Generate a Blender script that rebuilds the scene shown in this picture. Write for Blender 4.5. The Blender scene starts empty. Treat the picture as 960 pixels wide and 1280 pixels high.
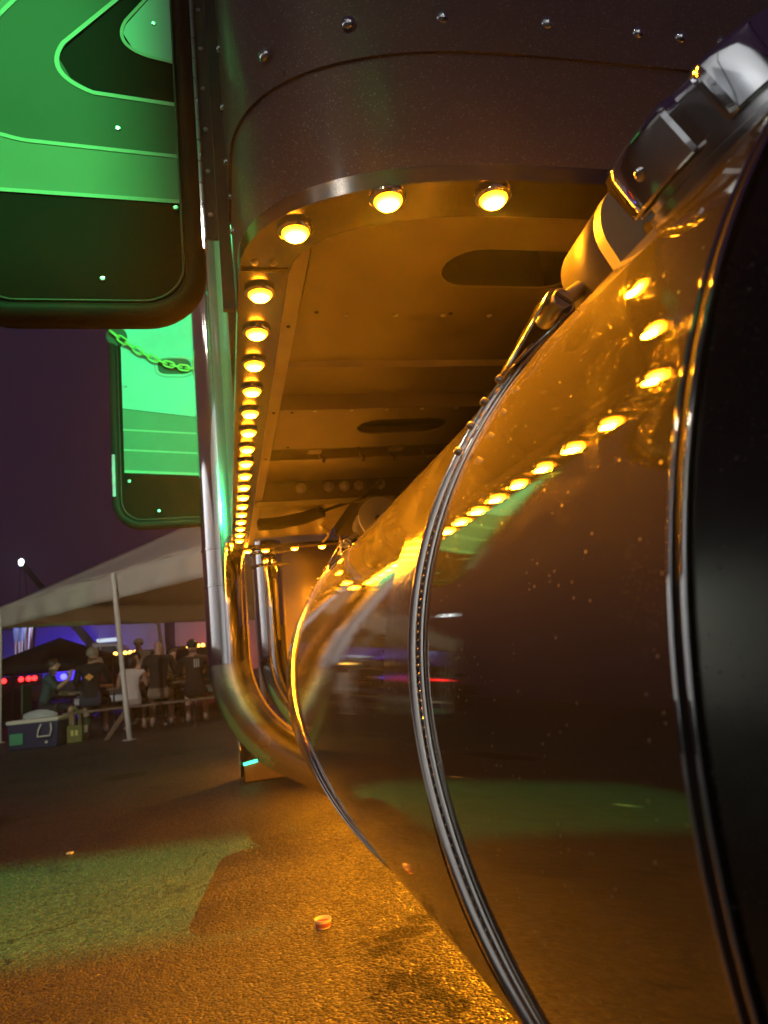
import bpy, bmesh, math, random
from mathutils import Vector, Matrix, noise
R = math.radians
PI = math.pi
random.seed(7)
scene = bpy.context.scene
CZ = 0.75                                   # camera height; truck heights below are written as CZ + h

# ------------------------------------------------------------------ camera
cam_d = bpy.data.cameras.new('camera')
cam = bpy.data.objects.new('camera', cam_d)
scene.collection.objects.link(cam)
VPX, VPY, FPX, ROLL = 285.0, 845.0, 890.0, R(6)
def _ray(u, v): return Vector(((u-480)/FPX, -(v-640)/FPX, -1.0))
_Y = _ray(VPX, VPY).normalized()
_P = _ray(VPX+100*math.cos(ROLL), VPY-100*math.sin(ROLL)).normalized()
_Z = _P.cross(_Y).normalized()
if _Z.y < 0: _Z = -_Z
_X = _Y.cross(_Z).normalized()
rot = Matrix((_X, _Y, _Z))                  # rows: world axes seen by the camera
cam.matrix_world = Matrix.Translation((0, 0, CZ)) @ rot.to_4x4()
cam_d.sensor_fit = 'VERTICAL'
cam_d.sensor_height = 24.0
cam_d.sensor_width = 18.0
cam_d.lens = FPX/1280*24.0
cam_d.clip_start = 0.02
cam_d.clip_end = 500
cam_d.dof.use_dof = True
cam_d.dof.focus_distance = 1.0
cam_d.dof.aperture_fstop = 6.5
scene.camera = cam

# ------------------------------------------------------------------ world: light-polluted night sky
wd = bpy.data.worlds.new('World')
scene.world = wd
wd.use_nodes = True
bg = wd.node_tree.nodes['Background']
bg.inputs['Color'].default_value = (0.019, 0.0095, 0.023, 1)
bg.inputs['Strength'].default_value = 1.0

# ------------------------------------------------------------------ view
vs = scene.view_settings
vs.view_transform = 'Standard'
vs.look = 'None'
vs.exposure = 0.0
vs.gamma = 1.0
vs.use_curve_mapping = False
scene.cycles.use_denoising = True
scene.cycles.max_bounces = 10
scene.cycles.glossy_bounces = 6
scene.cycles.sample_clamp_indirect = 6.0
scene.cycles.use_light_tree = True

# light levels (one place to tune)
AMBER = (1.0, 0.31, 0.006)
AMBER_W = 9.0        # LED in each marker lamp, throwing downwards
LENS_E = 40.0
HAZE = 0.007
LOT_W = 130.0
GREEN_W = 14000.0
DOOR_GREEN_W = 420.0

# ------------------------------------------------------------------ materials
MATS = {}
def mat(name, col, rough=0.5, metal=0.0, spec=0.5, coat=0.0, emit=None, estr=0.0,
        noise_amt=0.0, noise_scale=20.0, bump=0.0, bump_scale=200.0, rough_var=0.0, aniso=0.0, trans=0.0):
    if name in MATS: return MATS[name]
    m = bpy.data.materials.new(name)
    m.use_nodes = True
    nt = m.node_tree
    b = nt.nodes['Principled BSDF']
    b.inputs['Base Color'].default_value = (*col, 1)
    b.inputs['Roughness'].default_value = rough
    b.inputs['Metallic'].default_value = metal
    b.inputs['Specular IOR Level'].default_value = spec
    b.inputs['Coat Weight'].default_value = coat
    b.inputs['Coat Roughness'].default_value = 0.08
    b.inputs['Transmission Weight'].default_value = trans
    if emit:
        b.inputs['Emission Color'].default_value = (*emit, 1)
        b.inputs['Emission Strength'].default_value = estr
    if noise_amt or bump or rough_var:
        tc = nt.nodes.new('ShaderNodeTexCoord')
        n = nt.nodes.new('ShaderNodeTexNoise')
        n.inputs['Scale'].default_value = noise_scale
        n.inputs['Detail'].default_value = 6
        nt.links.new(tc.outputs['Object'], n.inputs['Vector'])
        if noise_amt:
            mx = nt.nodes.new('ShaderNodeMix'); mx.data_type = 'RGBA'
            mx.inputs['A'].default_value = (*[c*(1-noise_amt) for c in col], 1)
            mx.inputs['B'].default_value = (*[min(1, c*(1+noise_amt)) for c in col], 1)
            nt.links.new(n.outputs['Fac'], mx.inputs['Factor'])
            nt.links.new(mx.outputs['Result'], b.inputs['Base Color'])
        if rough_var:
            mr = nt.nodes.new('ShaderNodeMapRange')
            mr.inputs['From Min'].default_value = 0.3; mr.inputs['From Max'].default_value = 0.7
            mr.inputs['To Min'].default_value = max(0.02, rough-rough_var); mr.inputs['To Max'].default_value = rough+rough_var
            nt.links.new(n.outputs['Fac'], mr.inputs['Value'])
            nt.links.new(mr.outputs['Result'], b.inputs['Roughness'])
        if bump:
            n2 = nt.nodes.new('ShaderNodeTexNoise')
            n2.inputs['Scale'].default_value = bump_scale
            n2.inputs['Detail'].default_value = 3
            nt.links.new(tc.outputs['Object'], n2.inputs['Vector'])
            bp = nt.nodes.new('ShaderNodeBump')
            bp.inputs['Strength'].default_value = bump
            bp.inputs['Distance'].default_value = 0.01
            nt.links.new(n2.outputs['Fac'], bp.inputs['Height'])
            nt.links.new(bp.outputs['Normal'], b.inputs['Normal'])
    MATS[name] = m
    return m

CHROME = mat('chrome', (0.80, 0.80, 0.80), 0.06, 1.0, rough_var=0.03, noise_scale=9)
STAINLESS = mat('stainless', (0.56, 0.55, 0.53), 0.20, 1.0, rough_var=0.08, noise_scale=40)
BLACKRUB = mat('black_rubber', (0.009, 0.008, 0.008), 0.6, spec=0.12)
DARKSTEEL = mat('dark_steel', (0.045, 0.042, 0.04), 0.45, 0.6, noise_amt=0.4, noise_scale=18)
UNDERPAN = mat('mill_aluminium', (0.19, 0.165, 0.14), 0.40, 0.55, noise_amt=0.45, noise_scale=9, rough_var=0.14)
UNDERDARK = mat('undercoated_steel', (0.075, 0.065, 0.055), 0.55, 0.1, noise_amt=0.5, noise_scale=22)
BRACKETP = mat('cast_bracket', (0.30, 0.29, 0.22), 0.5, 0.2, noise_amt=0.12, noise_scale=30)
BRASS = mat('zinc_plated', (0.62, 0.52, 0.36), 0.25, 1.0)
BOLTM = mat('bolt_steel', (0.50, 0.48, 0.46), 0.3, 1.0)
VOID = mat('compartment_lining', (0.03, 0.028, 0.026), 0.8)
AMBERLENS = mat('amber_lens', (0.9, 0.35, 0.02), 0.2, emit=(1.0, 0.34, 0.010), estr=LENS_E)

def lens_mat():
    m = AMBERLENS; nt = m.node_tree; b = nt.nodes['Principled BSDF']; L = nt.links.new
    tc = nt.nodes.new('ShaderNodeTexCoord'); sx = nt.nodes.new('ShaderNodeSeparateXYZ'); L(tc.outputs['Object'], sx.inputs[0])
    cx = nt.nodes.new('ShaderNodeCombineXYZ'); L(sx.outputs[0], cx.inputs[0]); L(sx.outputs[1], cx.inputs[1])
    ln = nt.nodes.new('ShaderNodeVectorMath'); ln.operation = 'LENGTH'; L(cx.outputs[0], ln.inputs[0])
    mr = nt.nodes.new('ShaderNodeMapRange'); mr.inputs['From Min'].default_value = 0.0095; mr.inputs['From Max'].default_value = 0.0155
    mr.inputs['To Min'].default_value = LENS_E*2.6; mr.inputs['To Max'].default_value = 3.0
    cm = nt.nodes.new('ShaderNodeMapRange'); cm.inputs['From Min'].default_value = 0.008; cm.inputs['From Max'].default_value = 0.0145
    L(ln.outputs['Value'], cm.inputs['Value'])
    cx2 = nt.nodes.new('ShaderNodeMix'); cx2.data_type = 'RGBA'; cx2.inputs['A'].default_value = (1.0, 0.38, 0.024, 1); cx2.inputs['B'].default_value = (1.0, 0.27, 0.004, 1)
    L(cm.outputs['Result'], cx2.inputs['Factor']); L(cx2.outputs['Result'], b.inputs['Emission Color'])
    L(ln.outputs['Value'], mr.inputs['Value']); L(mr.outputs['Result'], b.inputs['Emission Strength'])
lens_mat()
def tank_mat(name, rough, scratch, tone=1.0):
    m = bpy.data.materials.new(name); m.use_nodes = True
    nt = m.node_tree; b = nt.nodes['Principled BSDF']
    b.inputs['Base Color'].default_value = (0.58*tone, 0.59*tone, 0.46*tone, 1)
    b.inputs['Metallic'].default_value = 1.0
    tc = nt.nodes.new('ShaderNodeTexCoord')
    n = nt.nodes.new('ShaderNodeTexNoise'); n.inputs['Scale'].default_value = 7; n.inputs['Detail'].default_value = 8
    nt.links.new(tc.outputs['Object'], n.inputs['Vector'])
    mr = nt.nodes.new('ShaderNodeMapRange')
    mr.inputs['From Min'].default_value = 0.25; mr.inputs['From Max'].default_value = 0.75
    mr.inputs['To Min'].default_value = rough*0.75; mr.inputs['To Max'].default_value = rough*1.3
    nt.links.new(n.outputs['Fac'], mr.inputs['Value'])
    # dust specks: tiny rough dots
    v = nt.nodes.new('ShaderNodeTexVoronoi'); v.inputs['Scale'].default_value = 240
    nt.links.new(tc.outputs['Object'], v.inputs['Vector'])
    lt = nt.nodes.new('ShaderNodeMath'); lt.operation = 'LESS_THAN'; lt.inputs[1].default_value = 0.13
    nt.links.new(v.outputs['Distance'], lt.inputs[0])
    n3 = nt.nodes.new('ShaderNodeTexNoise'); n3.inputs['Scale'].default_value = 60
    nt.links.new(tc.outputs['Object'], n3.inputs['Vector'])
    gt = nt.nodes.new('ShaderNodeMath'); gt.operation = 'GREATER_THAN'; gt.inputs[1].default_value = 0.57
    nt.links.new(n3.outputs['Fac'], gt.inputs[0])
    mu = nt.nodes.new('ShaderNodeMath'); mu.operation = 'MULTIPLY'
    nt.links.new(lt.outputs[0], mu.inputs[0]); nt.links.new(gt.outputs[0], mu.inputs[1])
    mu2 = nt.nodes.new('ShaderNodeMath'); mu2.operation = 'MULTIPLY_ADD'
    mu2.inputs[1].default_value = 0.35
    nt.links.new(mu.outputs[0], mu2.inputs[0]); nt.links.new(mr.outputs['Result'], mu2.inputs[2])
    vf = nt.nodes.new('ShaderNodeTexVoronoi'); vf.inputs['Scale'].default_value = 640
    nt.links.new(tc.outputs['Object'], vf.inputs['Vector'])
    lf = nt.nodes.new('ShaderNodeMath'); lf.operation = 'LESS_THAN'; lf.inputs[1].default_value = 0.17
    nt.links.new(vf.outputs['Distance'], lf.inputs[0])
    nf_ = nt.nodes.new('ShaderNodeTexNoise'); nf_.inputs['Scale'].default_value = 35; nf_.inputs['Detail'].default_value = 4
    nt.links.new(tc.outputs['Object'], nf_.inputs['Vector'])
    gf = nt.nodes.new('ShaderNodeMath'); gf.operation = 'GREATER_THAN'; gf.inputs[1].default_value = 0.52
    nt.links.new(nf_.outputs['Fac'], gf.inputs[0])
    mf = nt.nodes.new('ShaderNodeMath'); mf.operation = 'MULTIPLY'; nt.links.new(lf.outputs[0], mf.inputs[0]); nt.links.new(gf.outputs[0], mf.inputs[1])
    ma = nt.nodes.new('ShaderNodeMath'); ma.operation = 'MULTIPLY_ADD'; ma.inputs[1].default_value = 0.25
    nt.links.new(mf.outputs[0], ma.inputs[0]); nt.links.new(mu2.outputs[0], ma.inputs[2])
    nt.links.new(ma.outputs[0], b.inputs['Roughness'])
    iv = nt.nodes.new('ShaderNodeMath'); iv.operation = 'MULTIPLY_ADD'; iv.inputs[1].default_value = -0.6; iv.inputs[2].default_value = 1.0
    dm = nt.nodes.new('ShaderNodeMath'); dm.operation = 'MULTIPLY_ADD'; dm.inputs[1].default_value = 0.38; nt.links.new(mf.outputs[0], dm.inputs[0]); nt.links.new(mu.outputs[0], dm.inputs[2])
    nt.links.new(dm.outputs[0], iv.inputs[0]); nt.links.new(iv.outputs[0], b.inputs['Metallic'])
    # long buffing swirls
    mp = nt.nodes.new('ShaderNodeMapping'); mp.inputs['Scale'].default_value = (40, 1200, 40)
    nt.links.new(tc.outputs['Object'], mp.inputs['Vector'])
    n4 = nt.nodes.new('ShaderNodeTexNoise'); n4.inputs['Scale'].default_value = 1.0; n4.inputs['Detail'].default_value = 2
    nt.links.new(mp.outputs['Vector'], n4.inputs['Vector'])
    n5 = nt.nodes.new('ShaderNodeTexNoise'); n5.inputs['Scale'].default_value = 5.0; n5.inputs['Detail'].default_value = 2
    nt.links.new(tc.outputs['Object'], n5.inputs['Vector'])
    ad = nt.nodes.new('ShaderNodeMath'); ad.operation = 'MULTIPLY_ADD'; ad.inputs[1].default_value = 0.05
    nt.links.new(n4.outputs['Fac'], ad.inputs[0]); nt.links.new(n5.outputs['Fac'], ad.inputs[2])
    bp = nt.nodes.new('ShaderNodeBump'); bp.inputs['Strength'].default_value = scratch; bp.inputs['Distance'].default_value = 0.004
    nt.links.new(ad.outputs[0], bp.inputs['Height'])
    nt.links.new(bp.outputs['Normal'], b.inputs['Normal'])
    # hazed polish: part of the light spreads in a wide lobe
    b2 = nt.nodes.new('ShaderNodeBsdfPrincipled')
    b2.inputs['Base Color'].default_value = (0.62*min(1, tone*1.6), 0.57*min(1, tone*1.6), 0.50*min(1, tone*1.6), 1); b2.inputs['Metallic'].default_value = 1.0
    b2.inputs['Roughness'].default_value = 0.66
    ms = nt.nodes.new('ShaderNodeMixShader')
    hz = nt.nodes.new('ShaderNodeMapRange'); hz.inputs['From Min'].default_value = 0.3; hz.inputs['From Max'].default_value = 0.7
    hz.inputs['To Min'].default_value = 0.04; hz.inputs['To Max'].default_value = 0.10
    nt.links.new(n5.outputs['Fac'], hz.inputs['Value']); nt.links.new(hz.outputs['Result'], ms.inputs['Fac'])
    nt.links.new(b.outputs[0], ms.inputs[1]); nt.links.new(b2.outputs[0], ms.inputs[2])
    nt.links.new(ms.outputs[0], nt.nodes['Material Output'].inputs['Surface'])
    MATS[name] = m
    return m
TANK = tank_mat('polished_tank', 0.010, 0.08, 0.42)
TANKWRAP = tank_mat('brushed_wrap', 0.09, 0.3, 0.34)

def flake_paint():
    m = bpy.data.materials.new('metal_flake_paint'); m.use_nodes = True
    nt = m.node_tree; b = nt.nodes['Principled BSDF']
    b.inputs['Metallic'].default_value = 0.35
    b.inputs['Roughness'].default_value = 0.46
    b.inputs['Coat Weight'].default_value = 0.25
    b.inputs['Coat Roughness'].default_value = 0.12
    tc = nt.nodes.new('ShaderNodeTexCoord')
    v = nt.nodes.new('ShaderNodeTexVoronoi'); v.inputs['Scale'].default_value = 800
    nt.links.new(tc.outputs['Object'], v.inputs['Vector'])
    lt = nt.nodes.new('ShaderNodeMapRange')
    sep = nt.nodes.new('ShaderNodeSeparateColor')
    nt.links.new(v.outputs['Color'], sep.inputs['Color'])
    lt.inputs['From Min'].default_value = 0.93; lt.inputs['From Max'].default_value = 1.0
    nt.links.new(sep.outputs[0], lt.inputs['Value'])
    mx = nt.nodes.new('ShaderNodeMix'); mx.data_type = 'RGBA'
    mx.inputs['A'].default_value = (0.150, 0.088, 0.082, 1)
    mx.inputs['B'].default_value = (0.32, 0.27, 0.26, 1)
    nt.links.new(lt.outputs['Result'], mx.inputs['Factor'])
    nt.links.new(mx.outputs['Result'], b.inputs['Base Color'])
    vn = nt.nodes.new('ShaderNodeVectorMath'); vn.operation = 'SUBTRACT'; vn.inputs[1].default_value = (0.5, 0.5, 0.5)
    nt.links.new(v.outputs['Color'], vn.inputs[0])
    sc = nt.nodes.new('ShaderNodeVectorMath'); sc.operation = 'SCALE'; sc.inputs['Scale'].default_value = 0.09
    nt.links.new(vn.outputs[0], sc.inputs[0])
    ge = nt.nodes.new('ShaderNodeNewGeometry')
    ad = nt.nodes.new('ShaderNodeVectorMath'); ad.operation = 'ADD'
    nt.links.new(ge.outputs['Normal'], ad.inputs[0]); nt.links.new(sc.outputs[0], ad.inputs[1])
    no = nt.nodes.new('ShaderNodeVectorMath'); no.operation = 'NORMALIZE'
    nt.links.new(ad.outputs[0], no.inputs[0]); nt.links.new(no.outputs[0], b.inputs['Normal'])
    MATS['flake'] = m
    return m
FLAKE = flake_paint()

STAINS = ((0.43, 2.16, 0.060), (0.36, 2.09, 0.055), (0.52, 2.24, 0.045), (0.37, 1.84, 0.075), (0.43, 1.72, 0.06), (-1.6, 5.2, 0.30), (-0.9, 6.8, 0.22))
def asphalt_mat():
    m = bpy.data.materials.new('asphalt'); m.use_nodes = True
    nt = m.node_tree; b = nt.nodes['Principled BSDF']
    L = nt.links.new
    tc = nt.nodes.new('ShaderNodeTexCoord')
    v = nt.nodes.new('ShaderNodeTexVoronoi'); v.inputs['Scale'].default_value = 125; v.inputs['Randomness'].default_value = 1
    L(tc.outputs['Object'], v.inputs['Vector'])
    v2 = nt.nodes.new('ShaderNodeTexVoronoi'); v2.inputs['Scale'].default_value = 60
    L(tc.outputs['Object'], v2.inputs['Vector'])
    n = nt.nodes.new('ShaderNodeTexNoise'); n.inputs['Scale'].default_value = 1.1; n.inputs['Detail'].default_value = 6
    L(tc.outputs['Object'], n.inputs['Vector'])
    n2 = nt.nodes.new('ShaderNodeTexNoise'); n2.inputs['Scale'].default_value = 2.3; n2.inputs['Detail'].default_value = 7; n2.inputs['Distortion'].default_value = 0.6
    L(tc.outputs['Object'], n2.inputs['Vector'])
    wsc = nt.nodes.new('ShaderNodeVectorMath'); wsc.operation = 'MULTIPLY_ADD'
    n9 = nt.nodes.new('ShaderNodeTexNoise'); n9.inputs['Scale'].default_value = 9; n9.inputs['Detail'].default_value = 6
    L(tc.outputs['Object'], n9.inputs['Vector'])
    ctr = nt.nodes.new('ShaderNodeVectorMath'); ctr.operation = 'SUBTRACT'; ctr.inputs[1].default_value = (0.5, 0.5, 0.5); L(n9.outputs['Color'], ctr.inputs[0])
    wsc.inputs[1].default_value = (0.30, 0.30, 0.0); L(ctr.outputs[0], wsc.inputs[0]); L(tc.outputs['Object'], wsc.inputs[2])
    wob = wsc
    # base colour: stones + binder, broad wear, dark stains
    sep = nt.nodes.new('ShaderNodeSeparateColor'); L(v.outputs['Color'], sep.inputs['Color'])
    cr = nt.nodes.new('ShaderNodeValToRGB')
    cr.color_ramp.elements[0].color = (0.022, 0.020, 0.018, 1); cr.color_ramp.elements[0].position = 0.1
    cr.color_ramp.elements[1].color = (0.095, 0.086, 0.076, 1); cr.color_ramp.elements[1].position = 1.0
    L(sep.outputs[0], cr.inputs['Fac'])
    cr2 = nt.nodes.new('ShaderNodeValToRGB')
    cr2.color_ramp.elements[0].color = (0.70, 0.70, 0.70, 1); cr2.color_ramp.elements[0].position = 0.35
    cr2.color_ramp.elements[1].color = (1.2, 1.2, 1.2, 1); cr2.color_ramp.elements[1].position = 0.65
    L(n.outputs['Fac'], cr2.inputs['Fac'])
    mx = nt.nodes.new('ShaderNodeMix'); mx.data_type = 'RGBA'; mx.blend_type = 'MULTIPLY'; mx.inputs['Factor'].default_value = 1
    L(cr.outputs['Color'], mx.inputs['A']); L(cr2.outputs['Color'], mx.inputs['B'])
    st = nt.nodes.new('ShaderNodeMapRange'); st.inputs['From Min'].default_value = 0.62; st.inputs['From Max'].default_value = 0.70
    L(n2.outputs['Fac'], st.inputs['Value'])
    mx2 = nt.nodes.new('ShaderNodeMix'); mx2.data_type = 'RGBA'
    mx2.inputs['B'].default_value = (0.014, 0.012, 0.011, 1)
    sf = nt.nodes.new('ShaderNodeMath'); sf.operation = 'MULTIPLY'; sf.inputs[1].default_value = 0.75
    L(st.outputs['Result'], sf.inputs[0]); L(sf.outputs[0], mx2.inputs['Factor'])
    L(mx.outputs['Result'], mx2.inputs['A'])
    vc = nt.nodes.new('ShaderNodeTexVoronoi'); vc.feature = 'DISTANCE_TO_EDGE'; vc.inputs['Scale'].default_value = 0.55
    wv = nt.nodes.new('ShaderNodeVectorMath'); wv.operation = 'SCALE'; wv.inputs['Scale'].default_value = 0.5
    L(n2.outputs['Color'], wv.inputs[0])
    wa = nt.nodes.new('ShaderNodeVectorMath'); wa.operation = 'ADD'
    L(tc.outputs['Object'], wa.inputs[0]); L(wv.outputs[0], wa.inputs[1]); L(wa.outputs[0], vc.inputs['Vector'])
    ck = nt.nodes.new('ShaderNodeMath'); ck.operation = 'LESS_THAN'; ck.inputs[1].default_value = 0.0022
    L(vc.outputs['Distance'], ck.inputs[0])
    ckf = nt.nodes.new('ShaderNodeMath'); ckf.operation = 'MULTIPLY'; L(ck.outputs[0], ckf.inputs[0]); L(st.outputs['Result'], ckf.inputs[1])
    mx3 = nt.nodes.new('ShaderNodeMix'); mx3.data_type = 'RGBA'; mx3.inputs['B'].default_value = (0.006, 0.005, 0.005, 1)
    L(ck.outputs[0], mx3.inputs['Factor']); L(mx2.outputs['Result'], mx3.inputs['A'])
    L(mx3.outputs['Result'], b.inputs['Base Color'])
    rg = nt.nodes.new('ShaderNodeMapRange'); rg.inputs['To Min'].default_value = 0.30; rg.inputs['To Max'].default_value = 0.95
    L(sep.outputs[1], rg.inputs['Value'])
    # oil stains: two blots with ragged edges where the truck stood before
    blots = None
    for (bx, by, br) in STAINS:
        vd = nt.nodes.new('ShaderNodeVectorMath'); vd.operation = 'DISTANCE'; vd.inputs[1].default_value = (bx, by, 0)
        L(wob.outputs[0], vd.inputs[0])
        mr_ = nt.nodes.new('ShaderNodeMapRange'); mr_.inputs['From Min'].default_value = br; mr_.inputs['From Max'].default_value = br*0.75
        L(vd.outputs['Value'], mr_.inputs['Value'])
        if blots is None: blots = mr_.outputs['Result']
        else:
            mxm = nt.nodes.new('ShaderNodeMath'); mxm.operation = 'MAXIMUM'; L(blots, mxm.inputs[0]); L(mr_.outputs['Result'], mxm.inputs[1]); blots = mxm.outputs[0]
    mxs = nt.nodes.new('ShaderNodeMix'); mxs.data_type = 'RGBA'; mxs.inputs['B'].default_value = (0.009, 0.008, 0.007, 1)
    bf = nt.nodes.new('ShaderNodeMath'); bf.operation = 'MULTIPLY'; bf.inputs[1].default_value = 0.85; L(blots, bf.inputs[0])
    L(bf.outputs[0], mxs.inputs['Factor']); L(mx3.outputs['Result'], mxs.inputs['A']); L(mxs.outputs['Result'], b.inputs['Base Color'])
    ra = nt.nodes.new('ShaderNodeMath'); ra.operation = 'MULTIPLY_ADD'; ra.inputs[1].default_value = 0.3; ra.use_clamp = True
    L(blots, ra.inputs[0]); L(rg.outputs['Result'], ra.inputs[2]); L(ra.outputs[0], b.inputs['Roughness'])
    b.inputs['Specular IOR Level'].default_value = 0.6
    # relief: worn smooth in places, coarse in others
    ad = nt.nodes.new('ShaderNodeMath'); ad.operation = 'MULTIPLY_ADD'; ad.inputs[1].default_value = 0.45
    L(v2.outputs['Distance'], ad.inputs[0]); L(v.outputs['Distance'], ad.inputs[2])
    inv = nt.nodes.new('ShaderNodeMath'); inv.operation = 'MULTIPLY'; inv.inputs[1].default_value = -1
    L(ad.outputs[0], inv.inputs[0])
    bs = nt.nodes.new('ShaderNodeMapRange'); bs.inputs['From Min'].default_value = 0.40; bs.inputs['From Max'].default_value = 0.62
    bs.inputs['To Min'].default_value = 0.45; bs.inputs['To Max'].default_value = 0.9
    L(n.outputs['Fac'], bs.inputs['Value'])
    bp = nt.nodes.new('ShaderNodeBump'); bp.inputs['Distance'].default_value = 0.011
    L(bs.outputs['Result'], bp.inputs['Strength']); L(inv.outputs[0], bp.inputs['Height'])
    L(bp.outputs['Normal'], b.inputs['Normal'])
    return m
ASPHALT = asphalt_mat()

# ------------------------------------------------------------------ mesh helpers
class MB:
    def __init__(s): s.v = []; s.f = []; s.mi = []
    def add(s, verts, faces, mi=0):
        o = len(s.v); s.v += [Vector(p) for p in verts]
        s.f += [[i+o for i in f] for f in faces]; s.mi += [mi]*len(faces)
        return s
    def box(s, a, b, mi=0):
        x0, y0, z0 = a; x1, y1, z1 = b
        return s.add([(x0,y0,z0),(x1,y0,z0),(x1,y1,z0),(x0,y1,z0),(x0,y0,z1),(x1,y0,z1),(x1,y1,z1),(x0,y1,z1)],
                     [(0,3,2,1),(4,5,6,7),(0,1,5,4),(1,2,6,5),(2,3,7,6),(3,0,4,7)], mi)
    def tube(s, path, rad, seg=12, closed=False, caps=True, mi=0, flat=None):
        path = [Vector(p) for p in path]; n = len(path)
        rads = rad if isinstance(rad, (list, tuple)) else [rad]*n
        T = []
        for i in range(n):
            if closed: t = path[(i+1) % n]-path[i-1]
            else: t = path[min(i+1, n-1)]-path[max(i-1, 0)]
            T.append(t.normalized())
        ref = Vector((0, 0, 1)) if abs(T[0].z) < 0.9 else Vector((0, 1, 0))
        u = (ref-T[0]*ref.dot(T[0])).normalized()
        vs_, fs = [], []
        for i in range(n):
            u = (u-T[i]*u.dot(T[i])).normalized(); w = T[i].cross(u)
            for k in range(seg):
                a = 2*PI*k/seg
                vs_.append(path[i]+(u*math.cos(a)+w*math.sin(a))*rads[i])
        m = n if closed else n-1
        for i in range(m):
            j = (i+1) % n
            for k in range(seg):
                l = (k+1) % seg
                fs.append((i*seg+k, i*seg+l, j*seg+l, j*seg+k))
        if caps and not closed:
            fs.append(tuple(range(seg-1, -1, -1))); fs.append(tuple((n-1)*seg+k for k in range(seg)))
        return s.add(vs_, fs, mi)
    def cyl(s, a, b, r0, r1=None, seg=16, mi=0): return s.tube([a, b], [r0, r0 if r1 is None else r1], seg, mi=mi)
    def lathe(s, prof, base, axis, seg=24, mi=0, a0=0.0, a1=2*PI):
        axis = Vector(axis).normalized(); base = Vector(base)
        ref = Vector((0, 0, 1)) if abs(axis.z) < 0.9 else Vector((1, 0, 0))
        u = (ref-axis*ref.dot(axis)).normalized(); w = axis.cross(u)
        full = abs(a1-a0-2*PI) < 1e-6
        cols = seg if full else seg+1
        vs_, fs = [], []
        for r, h in prof:
            for k in range(cols):
                a = a0+(a1-a0)*k/seg
                vs_.append(base+axis*h+(u*math.cos(a)+w*math.sin(a))*r)
        for i in range(len(prof)-1):
            for k in range(seg):
                l = (k+1) % cols
                fs.append((i*cols+k, i*cols+l, (i+1)*cols+l, (i+1)*cols+k))
        if full:
            if prof[0][0] > 1e-6: fs.append(tuple(range(cols-1, -1, -1)))
            if prof[-1][0] > 1e-6: fs.append(tuple((len(prof)-1)*cols+k for k in range(cols)))
        return s.add(vs_, fs, mi)
    def prism(s, poly, d, mi=0):             # poly: planar 3-D points; d: extrusion vector
        n = len(poly); d = Vector(d); p = [Vector(q) for q in poly]
        return s.add(p+[q+d for q in p], [tuple(range(n-1, -1, -1)), tuple(range(n, 2*n))]+[(i, (i+1) % n, n+(i+1) % n, n+i) for i in range(n)], mi)
    def strip(s, rows, mi=0, closed_u=False):  # grid of points
        n = len(rows[0]); vs_ = [p for r in rows for p in r]; fs = []
        for i in range(len(rows)-1):
            for k in range(n if closed_u else n-1):
                l = (k+1) % n
                fs.append((i*n+k, i*n+l, (i+1)*n+l, (i+1)*n+k))
        return s.add(vs_, fs, mi)

WLOC = {}
def link(o, parent=None, loc=None):
    scene.collection.objects.link(o)
    loc = Vector(loc) if loc is not None else Vector((0, 0, 0))
    WLOC[o.name] = loc
    if parent is not None:
        o.parent = parent
        o.location = loc-WLOC[parent.name]
    else:
        o.location = loc
    return o
def build(mb, name, material, parent=None, smooth=35, origin=None, bevel=0.0):
    me = bpy.data.meshes.new(name)
    xs = [v.x for v in mb.v]; ys = [v.y for v in mb.v]; zs = [v.z for v in mb.v]
    c = Vector(origin) if origin is not None else Vector(((min(xs)+max(xs))/2, (min(ys)+max(ys))/2, min(zs)))
    me.from_pydata([tuple(v-c) for v in mb.v], [], mb.f)
    for m in (material if isinstance(material, (list, tuple)) else [material]): me.materials.append(m)
    for p, i in zip(me.polygons, mb.mi): p.material_index = i
    bm = bmesh.new(); bm.from_mesh(me)
    bmesh.ops.recalc_face_normals(bm, faces=bm.faces)
    bm.to_mesh(me); bm.free()
    if smooth:
        me.polygons.foreach_set('use_smooth', [True]*len(me.polygons))
        me.set_sharp_from_angle(angle=R(smooth))
    me.update()
    o = bpy.data.objects.new(name, me)
    link(o, parent, c)
    if bevel:
        b = o.modifiers.new('bevel', 'BEVEL'); b.width = bevel; b.segments = 2; b.limit_method = 'ANGLE'; b.angle_limit = R(40)
    return o
def empty(name, loc, label, cat, group=None):
    o = bpy.data.objects.new(name, None)
    o.empty_display_size = 0.1
    link(o, None, loc); tag(o, label, cat, group)
    return o
def tag(o, label, cat, group=None, kind=None):
    o['label'] = label; o['category'] = cat
    if group: o['group'] = group
    if kind: o['kind'] = kind
    return o
def copy_part(src, parent, delta):
    o = src.copy(); link(o, parent, WLOC[src.name]+Vector(delta)); return o
def part_at(me_src, name, parent, loc, rot=None):
    o = bpy.data.objects.new(name, me_src.data); link(o, parent, loc)
    if rot: o.rotation_euler = rot
    return o
def lamp(name, kind, loc, color, watts, parent=None, size=0.02, aim=None, spot=None, blend=0.3):
    d = bpy.data.lights.new(name, kind); d.color = color; d.energy = watts
    d.shadow_soft_size = size
    if kind == 'SPOT': d.spot_size = R(spot); d.spot_blend = blend
    o = bpy.data.objects.new(name, d); link(o, parent, loc)
    if aim is not None: o.rotation_euler = (Vector(aim)-Vector(loc)).to_track_quat('-Z', 'Y').to_euler()
    return o
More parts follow.
